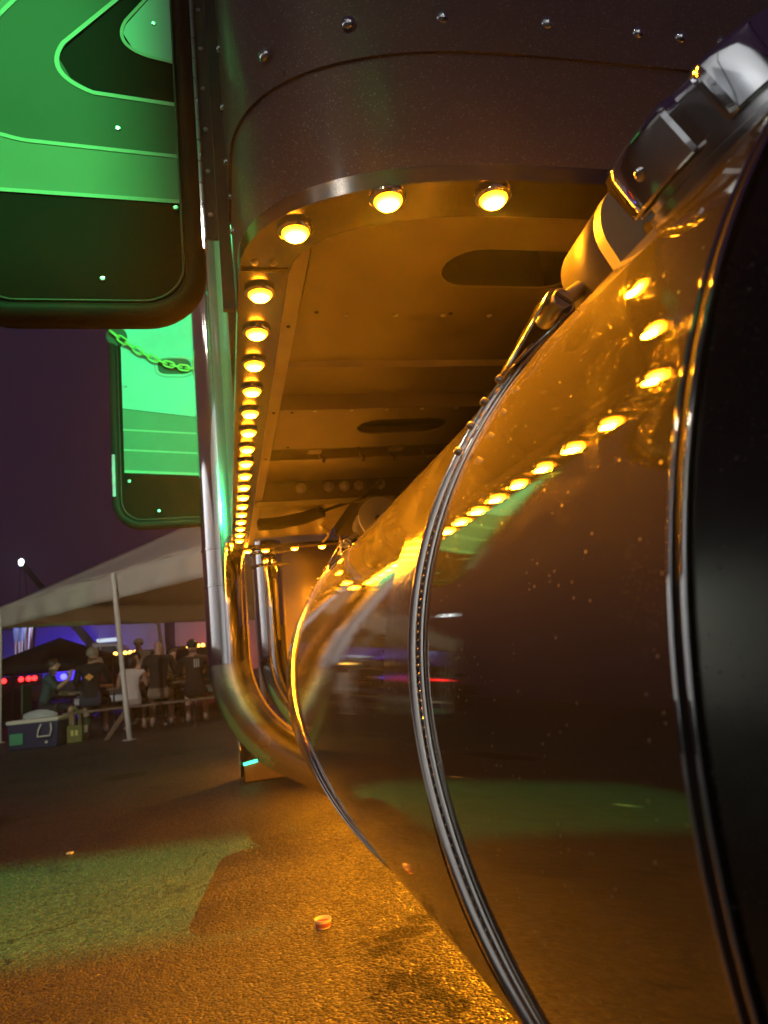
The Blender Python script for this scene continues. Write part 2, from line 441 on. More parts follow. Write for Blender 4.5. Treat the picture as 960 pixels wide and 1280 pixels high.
def plate(outer, holes, z0, thick):           # horizontal sheet with openings
    bm = bmesh.new(); edges = []
    for lp in [outer]+holes:
        vv = [bm.verts.new((p[0], p[1], z0)) for p in lp]
        edges += [bm.edges.new((vv[i], vv[(i+1) % len(vv)])) for i in range(len(vv))]
    r = bmesh.ops.triangle_fill(bm, edges=edges, use_beauty=True, use_dissolve=False)
    faces = list(bm.faces)
    ex = bmesh.ops.extrude_face_region(bm, geom=faces)
    for g in ex['geom']:
        if isinstance(g, bmesh.types.BMVert): g.co.z += thick
    bm.verts.index_update()
    mb = MB(); mb.add([v.co.copy() for v in bm.verts], [[v.index for v in f.verts] for f in bm.faces])
    bm.free()
    return mb
def slot(x0, x1, yc, hw, n=10):
    pts = []
    for k in range(n+1):
        a = -PI/2+PI*k/n; pts.append((x1-hw+hw*math.cos(a), yc+hw*math.sin(a)))
    for k in range(n+1):
        a = PI/2+PI*k/n; pts.append((x0+hw+hw*math.cos(a), yc+hw*math.sin(a)))
    return pts
def rrect(x0, x1, z0, z1, r, n=8):
    pts = []
    for cx, cz, a0 in ((x1-r, z0+r, -PI/2), (x1-r, z1-r, 0), (x0+r, z1-r, PI/2), (x0+r, z0+r, PI)):
        for k in range(n+1):
            a = a0+PI/2*k/n; pts.append((cx+r*math.cos(a), cz+r*math.sin(a)))
    return pts

# ================================================================== SETTING
mb = MB(); N = 40
rows = [[(-120+240*i/N, -60+240*j/N, 0) for i in range(N+1)] for j in range(N+1)]
mb.strip(rows)
g = build(mb, 'ground', ASPHALT, smooth=0, origin=(0, 0, 0)); g['kind'] = 'structure'

# ================================================================== SEMI TRUCK
truck = empty('semi_truck', (1.25, 2.6, 0), 'maroon metallic semi truck with amber underglow lamps, polished fuel tank and chrome stack', 'truck')

# --- plan outline of the sleeper, rear corner by a superellipse
XS, YR, XE = 0.042, 0.628, 2.44
def corner(n=22, off=0.0):
    cx, cy, a, b, e = 0.40, 0.84, 0.358-off, 0.212-off, 2.6
    pts = []
    for k in range(n+1):
        t = PI/2*k/n
        c, s = math.cos(t), math.sin(t)
        pts.append((cx-a*c**(2/e), cy-b*s**(2/e)))
    return pts                                   # from the side (x=XS) round to the rear (y=YR)
def mirror(pts): return [(XS+XE-x, y) for x, y in reversed(pts)]
def shell(off, z0, z1, y_start):
    c = corner(off=off)
    pl = [(XS+off, y_start)]+c
    pl += mirror(pl)
    return [[(x, y, z) for x, y in pl] for z in (z0, z1)]
HB = CZ+0.512                                    # lower edge of the sleeper
# lower skirt and the upper panel that laps 2.5 mm over it
mb = MB(); mb.strip(shell(0.0, HB, CZ+0.67, 0.965)); build(mb, 'sleeper_skirt', FLAKE, truck)
mb = MB(); mb.strip(shell(-0.0035, CZ+0.655, CZ+2.35, 0.965))
lip = shell(-0.0035, CZ+0.655, CZ+0.655, 0.965)[0]; lip2 = shell(0.0, CZ+0.655, CZ+0.655, 0.965)[0]
mb.strip([lip, lip2]); build(mb, 'sleeper_wall', FLAKE, truck)
mb = MB(); mb.box((XS+0.02, 0.66, CZ+2.32), (XE-0.02, 2.95, CZ+2.36)); build(mb, 'sleeper_roof', FLAKE, truck)

# side wall in front of the corner piece: posts and panels round two door openings
mb = MB()
for (y0, y1, z0, z1) in ((0.965, 0.985, HB, CZ+2.35), (0.985, 1.40, HB, CZ+0.53), (0.985, 1.40, CZ+1.12, CZ+2.35),
                         (1.40, 2.95, HB, CZ+2.35)):
    mb.box((XS, y0, z0), (XS+0.02, y1, z1))
build(mb, 'side_wall', FLAKE, truck)
for (y0, y1, z1) in ((0.985, 1.40, CZ+1.12),):
    mb = MB(); mb.box((XS+0.022, y0-0.005, CZ+0.545), (XS+0.5, y1+0.005, z1))
    mb.f = [f for f in mb.f if f != [3, 0, 4, 7]]; mb.mi = mb.mi[:len(mb.f)]
    build(mb, 'compartment', VOID, truck, smooth=0)
# rivets along the seam
rv = MB(); rv.lathe([(0.0085, 0), (0.0085, 0.001), (0.0072, 0.004), (0.0045, 0.006), (0.0, 0.0068)], (0, 0, 0), (0, -1, 0), 14)
rv0 = None
RZ = CZ+0.700
riv = [((0.082, 0.703), (-0.75, -0.66)), ((0.172, 0.650), (-0.35, -0.94)), ((0.277, 0.631), (-0.1, -1)), ((0.402, 0.6243), (0, -1)),
       ((0.520, 0.6243), (0, -1)), ((0.578, 0.6243), (0, -1)), ((0.637, 0.6243), (0, -1)), ((0.76, 0.6243), (0, -1)), ((0.88, 0.6243), (0, -1)), ((1.0, 0.6243), (0, -1))]
for (x, y), (nx, ny) in riv:
    if rv0 is None:
        rv0 = build(rv, 'rivet', CHROME, truck, origin=(0, 0, 0))
        o = rv0; o.location = Vector((x, y, RZ))-WLOC[truck.name]; WLOC[o.name] = Vector((x, y, RZ))
    else: o = part_at(rv0, 'rivet', truck, (x, y, RZ))
    o.rotation_euler = (0, 0, math.atan2(nx, -ny))
for z in (CZ+0.60, CZ+0.655, CZ+0.71, CZ+0.80, CZ+0.90):
    o = part_at(rv0, 'rivet', truck, (XS-0.0035 if z > CZ+0.655 else XS, 0.90, z)); o.rotation_euler = (0, 0, R(-90))
    o.scale = (0.7, 0.7, 0.7)

# --- lower flange that carries the lamps
def flange(i0, i1):
    return [(x, y) for x, y in corner(off=i0)]
FZ = CZ+0.492
out = [(XS-0.001, 2.88)]+corner(off=-0.001)+[(1.24, YR-0.001)]
inn = [(XS+0.062, 2.88)]+[(0.40-(0.358-0.062)*((0.40-x)/0.358), 0.84-(0.212-0.062)*((0.84-y)/0.212)) for x, y in corner()]+[(1.24, YR+0.062)]
mb = MB()
mb.strip([[(x, y, HB) for x, y in out], [(x, y, FZ) for x, y in out], [(x, y, FZ) for x, y in inn], [(x, y, FZ+0.012) for x, y in inn]])
build(mb, 'lamp_flange', mat('flange_steel', (0.22, 0.21, 0.20), 0.20, 1.0, rough_var=0.02, noise_scale=30), truck)
mb = MB(); mb.box((XS, 2.88, FZ), (1.24, 2.945, FZ+0.012)); build(mb, 'lamp_flange', MATS['flange_steel'], truck)
# joint strap and screws on the flange at the rear corner
mb = MB(); mb.box((XS+0.002, 0.815, FZ-0.003), (XS+0.06, 0.8175, FZ-0.0005)); build(mb, 'flange_joint', DARKSTEEL, truck)
sc0 = None
def screw(x, y, z, axis=(0, 0, -1), r=0.005, parent=truck, name='screw'):
    mb = MB(); mb.lathe([(r, 0), (r, r*0.25), (r*0.7, r*0.55), (0, r*0.6)], (x, y, z), axis, 10)
    return build(mb, name, BOLTM, parent)
for x, y in ((0.060, 0.800), (0.083, 0.800)): screw(x, y, FZ)

# --- amber marker lamps
lamp_pts = [(0.069, 0.866+0.1115*k) for k in range(18)]
lamp_pts += [(0.103, 0.727), (0.198, 0.663), (0.316, 0.652), (0.556, 0.652), (0.70, 0.652), (0.84, 0.652)]
lamp_pts += [(0.105, 2.90), (0.177, 2.905), (0.296, 2.905), (0.41, 2.905), (0.53, 2.905), (0.65, 2.905)]
bz = MB(); bz.lathe([(0.019, 0), (0.0205, 0.002), (0.0205, 0.0045), (0.0185, 0.0062), (0.0162, 0.0066), (0.0158, 0.004)], (0, 0, 0), (0, 0, -1), 20)
lz = MB(); lz.lathe([(0.0155, 0.003), (0.0153, 0.0065), (0.0138, 0.0100), (0.0105, 0.0130), (0.0055, 0.0148), (0.0, 0.0152)], (0, 0, 0), (0, 0, -1), 18)
b0 = l0 = None
for k, (x, y) in enumerate(lamp_pts):
    p = (x, y, FZ-0.0002)
    if b0 is None:
        b0 = build(bz, 'marker_lamp', CHROME, truck, origin=(0, 0, 0)); b0.location = Vector(p)-WLOC[truck.name]; WLOC[b0.name] = Vector(p)
        bo = b0
        l0 = build(lz, 'lens', AMBERLENS, b0, origin=(0, 0, 0)); l0.location = (0, 0, 0); WLOC[l0.name] = Vector(p)
    else:
        bo = part_at(b0, 'marker_lamp', truck, p); part_at(l0, 'lens', bo, p)
    lamp('amber_led', 'SPOT', (x, y, p[2]-0.022), AMBER, AMBER_W, bo, 0.006, aim=(x, y, 0), spot=165, blend=0.6)

# belly lamps hung low on the chassis side of the tank, grazing the ground under it
for k in range(8):
    p = (1.225, 0.9+0.42*k, 0.262)
    bo = part_at(b0, 'marker_lamp', truck, p); part_at(l0, 'lens', bo, p)
    lamp('amber_led', 'SPOT', (p[0]-0.01, p[1], p[2]-0.022), AMBER, AMBER_W*5.0, bo, 0.006, aim=(p[0]-0.6, p[1], 0), spot=165, blend=0.5)

# two more under the cab and ahead of the bumper brace
for p, q in (((0.56, 4.35, 0.50), 4.0), ((0.62, 6.20, 0.60), 7.0)):
    bo = part_at(b0, 'marker_lamp', truck, p); part_at(l0, 'lens', bo, p)
    lamp('amber_led', 'SPOT', (p[0], p[1], p[2]-0.022), AMBER, AMBER_W*q, bo, 0.006, aim=(p[0]-0.3, p[1]-0.2, 0), spot=165, blend=0.5)

# --- floor pan
PZ = CZ+0.503
mb = MB(); mb.box((XS+0.06, 0.70, PZ+0.002), (0.129, 2.885, PZ+0.006)); build(mb, 'pan_rail', mat('bright_alloy', (0.32, 0.28, 0.24), 0.35, 0.6, noise_amt=0.3, noise_scale=12), truck, smooth=0)
mb = plate([(0.13, 0.685), (1.24, 0.685), (1.24, 0.957), (0.13, 0.957)], [slot(0.31, 0.515, 0.822, 0.047), slot(0.80, 1.00, 0.822, 0.047)], PZ, 0.003)
build(mb, 'floor_panel', UNDERPAN, truck, smooth=0)
mb = plate([(0.13, 1.347), (1.24, 1.347), (1.24, 1.605), (0.13, 1.605)], [slot(0.307, 0.51, 1.462, 0.048), slot(0.80, 1.00, 1.462, 0.048)], PZ, 0.003)
build(mb, 'floor_panel', UNDERPAN, truck, smooth=0)
mb = MB()                                        # recessed channel between the panels, with a fold half way
prof = [(0.957, PZ+0.001), (0.958, PZ+0.012), (1.145, PZ+0.014), (1.150, PZ+0.004), (1.158, PZ+0.004), (1.165, PZ+0.030), (1.346, PZ+0.032), (1.3475, PZ+0.001)]
mb.strip([[(0.13, y, z), (1.24, y, z)] for y, z in prof]); build(mb, 'floor_channel', UNDERPAN, truck, smooth=20)
mb = MB(); mb.box((0.10, 0.69, CZ+0.66), (1.24, 2.92, CZ+0.67)); build(mb, 'cab_floor', UNDERDARK, truck, smooth=0)
mb = MB(); mb.box((0.13, 1.605, PZ+0.045), (1.24, 1.76, PZ+0.05)); mb.box((0.13, 1.605, PZ+0.002), (1.24, 1.609, PZ+0.046)); build(mb, 'cross_channel', UNDERDARK, truck, smooth=0)
mb = MB(); mb.box((0.12, 1.765, PZ+0.02), (1.24, 1.80, PZ+0.06)); mb.box((0.12, 1.80, PZ+0.055), (1.24, 2.11, PZ+0.06)); build(mb, 'cross_member', UNDERPAN, truck, smooth=0, bevel=0.003)
mb = MB(); mb.box((0.11, 2.12, PZ-0.005), (1.24, 2.15, PZ+0.10)); mb.box((0.11, 2.10, PZ-0.008), (1.24, 2.17, PZ-0.004)); build(mb, 'frame_beam', UNDERDARK, truck, smooth=0, bevel=0.003)
for x in (0.25, 0.335, 0.385, 0.43, 0.50):       # beam bolts
    mb = MB(); mb.lathe([(0.016, 0), (0.016, 0.003), (0.011, 0.003), (0.011, 0.011), (0.008, 0.013), (0, 0.0132)], (x, 2.1195, PZ+0.035), (0, -1, 0), 6 if x > 0.4 else 14)
    build(mb, 'beam_bolt', BOLTM, truck)
mb = MB()                                        # hanger bar with tabs
mb.cyl((0.20, 1.70, PZ+0.030), (0.64, 1.66, PZ+0.034), 0.006, seg=8)
build(mb, 'hanger_bar', UNDERPAN, truck)
for x in (0.235, 0.44):
    mb = MB(); mb.box((x-0.016, 1.66, PZ+0.006), (x+0.016, 1.665, PZ+0.04)); mb.box((x-0.016, 1.63, PZ+0.004), (x+0.016, 1.665, PZ+0.007)); build(mb, 'hanger_tab', UNDERPAN, truck, smooth=0)
for x in (0.25, 0.35, 0.43, 0.52):
    mb = MB(); mb.tube([(x, 1.69, PZ+0.03), (x+0.004, 1.70, PZ+0.008), (x+0.016, 1.705, PZ+0.004), (x+0.012, 1.705, PZ-0.006)], 0.0045, 8); build(mb, 'cable_clip', UNDERDARK, truck)
for x in (0.31, 0.34, 0.375, 0.41):
    mb = MB(); mb.lathe([(0.010, 0), (0.010, 0.004), (0.006, 0.006), (0, 0.006)], (x, 1.72, PZ+0.0445), (0, 0, -1), 10); build(mb, 'channel_bolt', BOLTM, truck)
for x, y in ((0.165, 0.70), (0.155, 0.945), (0.40, 0.70), (0.36, 0.945), (0.155, 1.36), (0.165, 1.59), (0.118, 0.99), (0.118, 1.36), (0.118, 1.68), (0.50, 0.70)):
    mb = MB(); mb.lathe([(0.0035, -0.0005), (0.0035, 0.001), (0.002, 0.002), (0, 0.002)], (x, y, PZ), (0, 0, -1), 8); build(mb, 'panel_rivet', DARKSTEEL, truck)
mb = MB(); mb.box((0.13, 2.20, PZ+0.02), (0.435, 2.84, PZ+0.05)); build(mb, 'equipment_cover', UNDERPAN, truck, smooth=0, bevel=0.006)
mb = MB(); pth = [(0.13, 2.42, PZ-0.01), (0.20, 2.40, PZ-0.012), (0.28, 2.37, PZ-0.006), (0.34, 2.33, PZ+0.006)]
mb.tube(pth, 0.022, 12); build(mb, 'rubber_hose', BLACKRUB, truck)
mb = MB(); mb.tube([(0.335, 2.335, PZ+0.004), (0.37, 2.25, PZ+0.0), (0.40, 2.18, PZ-0.004), (0.44, 2.10, PZ-0.006), (0.49, 2.06, PZ+0.03)], 0.006, 8); build(mb, 'cable', BLACKRUB, truck)
mb = MB(); mb.tube([(0.34, 2.34, PZ+0.004), (0.365, 2.42, PZ-0.012), (0.36, 2.50, PZ-0.008), (0.40, 2.62, PZ-0.012), (0.415, 2.75, PZ-0.004), (0.41, 2.87, PZ-0.004)], 0.0055, 8); build(mb, 'lamp_wire', mat('amber_loom', (0.30, 0.20, 0.08), 0.5), truck)
mb = MB(); mb.box((0.46, 2.18, PZ+0.01), (1.2, 2.85, PZ+0.08)); build(mb, 'battery_tray', VOID, truck, smooth=0, bevel=0.005)
for k in range(9):
    for yy in (0.951, 1.353):
        mb = MB(); mb.lathe([(0.0042, -0.0005), (0.0042, 0.001), (0.0025, 0.0024), (0, 0.0026)], (0.20+0.075*k, yy, PZ), (0, 0, -1), 8); build(mb, 'panel_rivet', BOLTM, truck)
# chassis rail behind the tank
mb = MB(); mb.box((1.21, 0.6, 0.2625), (1.26, 4.2, 0.729)); build(mb, 'lamp_rail', UNDERDARK, truck, smooth=0)
mb = MB(); mb.box((1.20, -1.6, CZ-0.02), (1.27, 5.3, CZ+0.25)); build(mb, 'frame_rail', UNDERDARK, truck, smooth=0)
mb = MB(); mb.box((0.45, 2.70, CZ+0.15), (0.83, 2.78, CZ+0.44)); build(mb, 'cab_mount', UNDERDARK, truck, smooth=0, bevel=0.01)

# --- fuel tank
TX, TZ, TR = 0.441, CZ-0.048, 0.33
def soft(x, w=9.0): return w*math.log1p(math.exp(max(-30, min(30, x/w))))
def slant(a, k): return -k*(soft(a-165)-soft(a-232))-0.0011*soft(165-a)+0.0045
def tp(ang, y, r=TR): return (TX+r*math.cos(R(ang)), y, TZ+r*math.sin(R(ang)))
mb = MB()
prof = [(TR-0.02, 0.166), (TR, 0.166)]
head = [(0.0, 0.045), (0.10, 0.050), (0.20, 0.068), (0.27, 0.095), (0.305, 0.120), (0.322, 0.145), (TR-0.0005, 0.166)]
prof += [(TR, 0.168+0.06*k) for k in range(1, 22)]
prof += [(TR, 1.47), (0.318, 1.50), (0.29, 1.53), (0.20, 1.56), (0.10, 1.575), (0, 1.58)]
mb.lathe([(r, y) for r, y in prof], (TX, 0, TZ), (0, 1, 0), 160)
tank = build(mb, 'fuel_tank', TANK, truck, smooth=60, origin=(TX, 0.8, TZ))
mb = MB(); mb.lathe(head, (TX, 0, TZ), (0, 1, 0), 160); build(mb, 'tank_head', tank_mat('dull_tank_head', 0.24, 0.1, 0.13), tank, smooth=60)
# weld bead at the near head
mb = MB()
for yy, rr in ((0.1632, 0.0009), (0.1692, 0.0009)):
    mb.tube([tp(a, yy, TR+0.0005) for a in range(0, 360, 2)], rr, 8, closed=True)
build(mb, 'weld_bead', mat('bead_chrome', (0.7, 0.68, 0.64), 0.025, 1.0), tank, smooth=80)
mb = MB(); mb.lathe([(TR+0.0005, 0.1636), (TR+0.0005, 0.1688)], (TX, 0, TZ), (0, 1, 0), 160); build(mb, 'seam_filler', BLACKRUB, tank, smooth=80)
# wrap of brushed sheet beside the strap
mb = MB(); mb.lathe([(TR-0.001, 0.440), (TR+0.0006, 0.440), (TR+0.0006, 0.531), (TR-0.001, 0.531)], (TX, 0, TZ), (0, 1, 0), 160); build(mb, 'tank_wrap', TANKWRAP, tank, smooth=40)

def tank_strap(Y, k=0.002, s=1.0):
    A0, A1 = 132, 420
    ang = [A0+(A1-A0)*q/280 for q in range(281)]
    # leaves the tank tangentially towards the pin
    def ring(y, r): return [tp(a, y+slant(a, k), r) for a in ang]
    YP = Y+slant(128, k)
    mb = MB()
    prof = [(Y-0.008, TR+0.0005), (Y-0.008, TR+0.0020), (Y-0.0070, TR+0.0030), (Y-0.0058, TR+0.0022), (Y-0.0055, TR+0.0010), (Y+0.0030, TR+0.0010), (Y+0.003, TR+0.0046), (Y+0.0045, TR+0.0064), (Y+0.0068, TR+0.0062), (Y+0.0082, TR+0.004), (Y+0.0082, TR+0.0005)]
    mb.strip([ring(y, r) for y, r in prof])
    st = build(mb, 'tank_strap', mat('strap_steel', (0.66, 0.60, 0.52), 0.15, 1.0), tank, smooth=50)
    mb = MB(); mb.strip([ring(Y-0.0054, TR+0.0015), ring(Y+0.0029, TR+0.0018)]); build(mb, 'strap_liner', BLACKRUB, tank, smooth=60)
    mb = MB()
    for q in range(260):
        a = A0+3+(A1-A0-60)*q/260
        c = Vector(tp(a, Y-0.001+slant(a, k), TR+0.0016)); n = Vector((math.cos(R(a)), 0, math.sin(R(a))))
        mb.lathe([(0.0012, 0), (0.0009, 0.0008), (0, 0.0010)], c, n, 5)
    o = build(mb, 'strap_stud', BRASS, tank, smooth=60); o['kind'] = 'stuff'
    # pin in the loop of the strap end
    pa = 128.0
    pc = Vector(tp(pa, YP, TR+0.012*s)); rad = Vector((math.cos(R(pa)), 0, math.sin(R(pa)))); tan = Vector((math.sin(R(pa)), 0, -math.cos(R(pa))))
    mb = MB()
    mb.lathe([(0.0066, -0.016), (0.0074, -0.015), (0.0074, 0.014), (0.0066, 0.015)], pc, (0, 1, 0), 18)
    pin = build(mb, 'strap_pin', BOLTM, tank)
    mb = MB(); mb.box((pc.x-0.0058, YP-0.0168, pc.z-0.0011), (pc.x+0.0068, YP-0.0158, pc.z+0.0011))
    sl = build(mb, 'pin_slot', DARKSTEEL, tank, smooth=0, origin=(pc.x, YP-0.0163, pc.z)); sl.rotation_euler = (0, R(35), 0)
    mb = MB()                                    # loop of sheet round the pin
    lp = []
    for k in range(17):
        a = -PI*0.5+PI*k/16
        lp.append(pc+tan*(0.0105*math.cos(a))+rad*(0.0105*math.sin(a)))
    tail0 = Vector(tp(136.5, YP, TR+0.0045)); tail1 = Vector(tp(138, YP, TR+0.009))
    lp = [tail0]+lp+[tail1]
    rows = []
    for q, n2 in zip(lp, lp[1:]+[lp[-1]]): rows.append([q+Vector((0, -0.011, 0)), q+Vector((0, 0.011, 0))])
    mb.strip(rows)
    lo = build(mb, 'strap_loop', STAINLESS, tank, smooth=60)
    so = lo.modifiers.new('solid', 'SOLIDIFY'); so.thickness = 0.0016
    for q2 in range(4):
        q = Vector(tp(139+3.4*q2, YP+0.005, TR+0.0055)); n = Vector((math.cos(R(139+3.4*q2)), 0, math.sin(R(139+3.4*q2))))
        mb = MB(); mb.lathe([(0.0028, 0), (0.0028, 0.003), (0.002, 0.0045), (0, 0.0048)], q, n, 10); build(mb, 'strap_rivet', BOLTM, tank)
    # tension rod to the bracket
    mb = MB(); mb.cyl(pc+tan*0.004, pc+tan*0.062-rad*0.003, 0.0056, seg=12); build(mb, 'tension_rod', BOLTM, tank)
    # cast mounting bracket, rounded lug with a hole
    mb = MB()
    a0 = 116.0; bc = Vector(tp(a0, YP-0.040, TR+0.004)); rd = Vector((math.cos(R(a0)), 0, math.sin(R(a0)))); tg = Vector((math.sin(R(a0)), 0, -math.cos(R(a0))))
    ol = []
    for k in range(25):
        a = PI*0.0+PI*k/24
        ol.append((0.038*math.cos(PI-a), 0.012+0.035*math.sin(a)))
    ol = [(-0.038, -0.02)]+ol+[(0.20, 0.02), (0.20, -0.05)]
    hole = [(-0.002+0.007*math.cos(2*PI*k/16), 0.008+0.007*math.sin(2*PI*k/16)) for k in range(16)]
    pm = plate(ol, [hole], 0, 0.010)
    pm.v = [bc+tg*v.x+rd*v.y+Vector((0, v.z, 0)) for v in pm.v]
    br = build(pm, 'mounting_bracket', BRACKETP, tank, smooth=30)
    mb = MB()                                    # flange folded back from the lug's rim
    rim = ol[0:20]
    mb.strip([[bc+tg*x+rd*z+Vector((0, 0.0095, 0)) for x, z in rim], [bc+tg*(x*1.05-0.006)+rd*(z*0.90-0.003)+Vector((0, 0.052, 0)) for x, z in rim]])
    fl = build(mb, 'bracket_flange', mat('bracket_edge', (0.055, 0.05, 0.042), 0.5, 0.2, noise_amt=0.2, noise_scale=30), tank, smooth=50)
    so = fl.modifiers.new('solid', 'SOLIDIFY'); so.thickness = 0.004; so.offset = -1
tank_strap(0.447)
tank_strap(1.345, 0.005)

# filler neck and cap on the shoulder of the tank
ca = 126.0; cy_ = 0.250
rd = Vector((math.cos(R(ca)), 0, math.sin(R(ca)))); base = Vector(tp(ca, cy_, TR-0.006))
mb = MB(); mb.lathe([(0.046, 0.0), (0.046, 0.007), (0.042, 0.008), (0.042, 0.014)], base, rd, 40); build(mb, 'filler_neck', STAINLESS, tank, smooth=40)
u = Vector((0, 1, 0)); w_ = rd.cross(u)
outl = []
for k in range(144):
    th = 2*PI*k/144
    d = (math.degrees(th)-38) % 90
    r = 0.051
    e = abs(d-45)
    if e > 34: r = 0.051-0.011*min(1, (e-34)/4.0)
    else: r = 0.051*(0.965+0.035*min(1, (e/34)**2)) 
    outl.append((r*math.cos(th), r*math.sin(th)))
rows = []
for h, sc_ in ((0.0125, 0.93), (0.0125, 0.985), (0.0135, 1.0), (0.033, 1.0), (0.0365, 0.985), (0.0385, 0.95), (0.0395, 0.90), (0.0395, 0.02)):
    rows.append([base+rd*h+u*(x*sc_)+w_*(y*sc_) for x, y in outl])
mb = MB(); mb.strip(rows, closed_u=True); cap = build(mb, 'filler_cap', CHROME, tank, smooth=28)
th = R(38+45+90*0)
for q in range(4):
    th = R(38+45+90*q+4)
    c = base+rd*0.024+(u*math.cos(th)+w_*math.sin(th))*0.0491
    mb = MB(); mb.lathe([(0.003, 0), (0.003, 0.0012), (0.0015, 0.002), (0, 0.002)], c, u*math.cos(th)+w_*math.sin(th), 10); build(mb, 'cap_rivet', CHROME, tank)

TK = 1.5                                         # the parts above are drawn at 1:1.5
tank.scale = (TK, TK, TK)
tank.location = Vector((0.6615, 1.20, 0.678))-WLOC[truck.name]

# --- chrome exhaust stacks
def stack(x0, y0, top, r, lean, name, zc, bend_r, bend, run, az=0.0):
    pts = []
    z = top
    while z > zc+0.02:
        pts.append(Vector((x0+lean*(z-zc), y0, z))); z -= 0.12
    d = Vector((math.cos(az), math.sin(az), 0))
    for k in range(25):
        a = bend*k/24
        pts.append(Vector((x0, y0, zc))+d*(bend_r*(1-math.cos(a)))+Vector((0, 0, -bend_r*math.sin(a))))
    e = pts[-1]; dd = d*math.sin(bend)+Vector((0, 0, -math.cos(bend)))
    pts.append(e+dd*run)
    if name == 'exhaust_stack':
        ne = len(pts)-26
        mb = MB(); mb.tube(pts[:ne+2], r, 40)
        o = build(mb, name, CHROME, truck, smooth=60)
        mb = MB(); mb.tube(pts[ne+1:], r+0.0012, 40); build(mb, 'exhaust_elbow', mat('brushed_elbow', (0.58, 0.56, 0.54), 0.24, 1.0, rough_var=0.05, noise_scale=12), truck, smooth=60)
        return o
    mb = MB(); mb.tube(pts, r, 40)
    return build(mb, name, CHROME, truck, smooth=60)
st = stack(0.008, 2.75, CZ+2.6, 0.0785, 0.0, 'exhaust_stack', CZ+0.0625, 0.425, R(58), 0.35)
for zz in (CZ+0.469, CZ+0.331):
    mb = MB(); xx = 0.008
    mb.lathe([(0.0785, -0.005), (0.0812, -0.004), (0.0812, 0.004), (0.0785, 0.005)], (xx, 2.75, zz), (0, 0, 1), 40); build(mb, 'stack_joint', CHROME, st)
st2 = stack(0.194, 3.1, CZ+0.55, 0.0625, 0.0, 'exhaust_riser', CZ+0.0625, 0.375, R(60), 0.3)
for zz in (CZ+0.50, CZ+0.445):
    mb = MB(); mb.tube([(0.194+0.067*math.cos(2*PI*k/32), 3.1+0.067*math.sin(2*PI*k/32), zz) for k in range(32)], 0.006, 8, closed=True); build(mb, 'pipe_clamp', CHROME, st2)
    mb = MB(); mb.cyl((0.22, 3.03, zz), (0.29, 3.03, zz), 0.006, seg=8); build(mb, 'clamp_bolt', BOLTM, st2)
# heat shield sheet behind the risers
mb = MB(); rows = []
for j in range(13):
    z = CZ-0.43+1.0*j/12
    rows.append([(0.25+0.52*i/16, 3.32+0.03*math.sin(i*0.55+j*0.25)+0.05*(1-j/12.0), z) for i in range(17)])
mb.strip(rows); hs = build(mb, 'heat_shield', mat('dull_alloy', (0.42, 0.36, 0.30), 0.5, 0.5, noise_amt=0.25, noise_scale=6), truck, smooth=60)
so = hs.modifiers.new('solid', 'SOLIDIFY'); so.thickness = 0.003
for x in (0.44, 0.475, 0.52):
    mb = MB(); mb.tube([(x, 2.60, CZ+0.47), (x, 2.60, CZ+0.38), (x+0.004, 2.60, CZ+0.28)], 0.008, 10); build(mb, 'coolant_pipe', BRASS, truck)

# --- open compartment door (near) and cab door (far), both hinged on their rear edge
DOORDARK = mat('door_dark_paint', (0.006, 0.0035, 0.003), 0.65, 0.0, spec=0.03, noise_amt=0.08, noise_scale=300)
DOORGREY = mat('door_grey_paint', (0.062, 0.062, 0.046), 0.60, 0.0, spec=0.06, noise_amt=0.28, noise_scale=5)
DOORMID = mat('door_silver_paint', (0.155, 0.155, 0.115), 0.60, 0.0, spec=0.06, noise_amt=0.28, noise_scale=5)
DOORLINE = mat('door_pinstripe_paint', (0.31, 0.31, 0.235), 0.6, 0.0, spec=0.06)
DOORPALE = mat('door_white_paint', (0.34, 0.37, 0.36), 0.60, 0.0, spec=0.06, noise_amt=0.28, noise_scale=5)
def door(name, x0, x1, z0, z1, y, rad):
    mb = MB(); ol = rrect(x0+0.012, x1-0.012, z0+0.012, z1-0.012, rad-0.012)
    mb.prism([(x, y, z) for x, z in ol], (0, 0.028, 0))
    d = build(mb, name, DOORDARK, truck, smooth=30)
    mb = MB()                                    # fat rubber bulb all round
    ol = rrect(x0+0.020, x1-0.020, z0+0.020, z1-0.020, rad-0.02, 10)
    rows = []
    for off, dy in ((-0.020, 0.020), (-0.020, 0.004), (-0.015, -0.006), (-0.004, -0.010), (0.003, -0.009), (0.008, -0.002), (0.009, 0.002)):
        rr = rrect(x0+0.020+off, x1-0.020-off, z0+0.020+off, z1-0.020-off, rad-0.02-off, 10)
        rows.append([(x, y+dy, zz) for x, zz in rr])
    mb.strip(rows, closed_u=True); build(mb, 'door_seal', BLACKRUB, d, smooth=60)
    mb = MB(); mb.tube([(x, y-0.003, zz) for x, zz in rrect(x0+0.031, x1-0.031, z0+0.031, z1-0.031, rad-0.028, 10)], 0.0016, 6, closed=True)
    build(mb, 'trim_bead', DARKSTEEL, d, smooth=80)
    return d
def ribbon(pts, w):
    """flat band of width w along 2-D points"""
    L_, R_ = [], []
    for i, p in enumerate(pts):
        a = Vector(pts[max(i-1, 0)]); b = Vector(pts[min(i+1, len(pts)-1)]); t = (b-a).normalized(); n = Vector((-t.y, t.x))
        L_.append(Vector(p)+n*w/2); R_.append(Vector(p)-n*w/2)
    return L_+R_[::-1]
def sheet(d, name, m, pts, y, t=0.0008):
    mb = MB(); mb.prism([(p[0], y, p[1]) for p in pts], (0, -t, 0)); return build(mb, name, m, d, smooth=0)
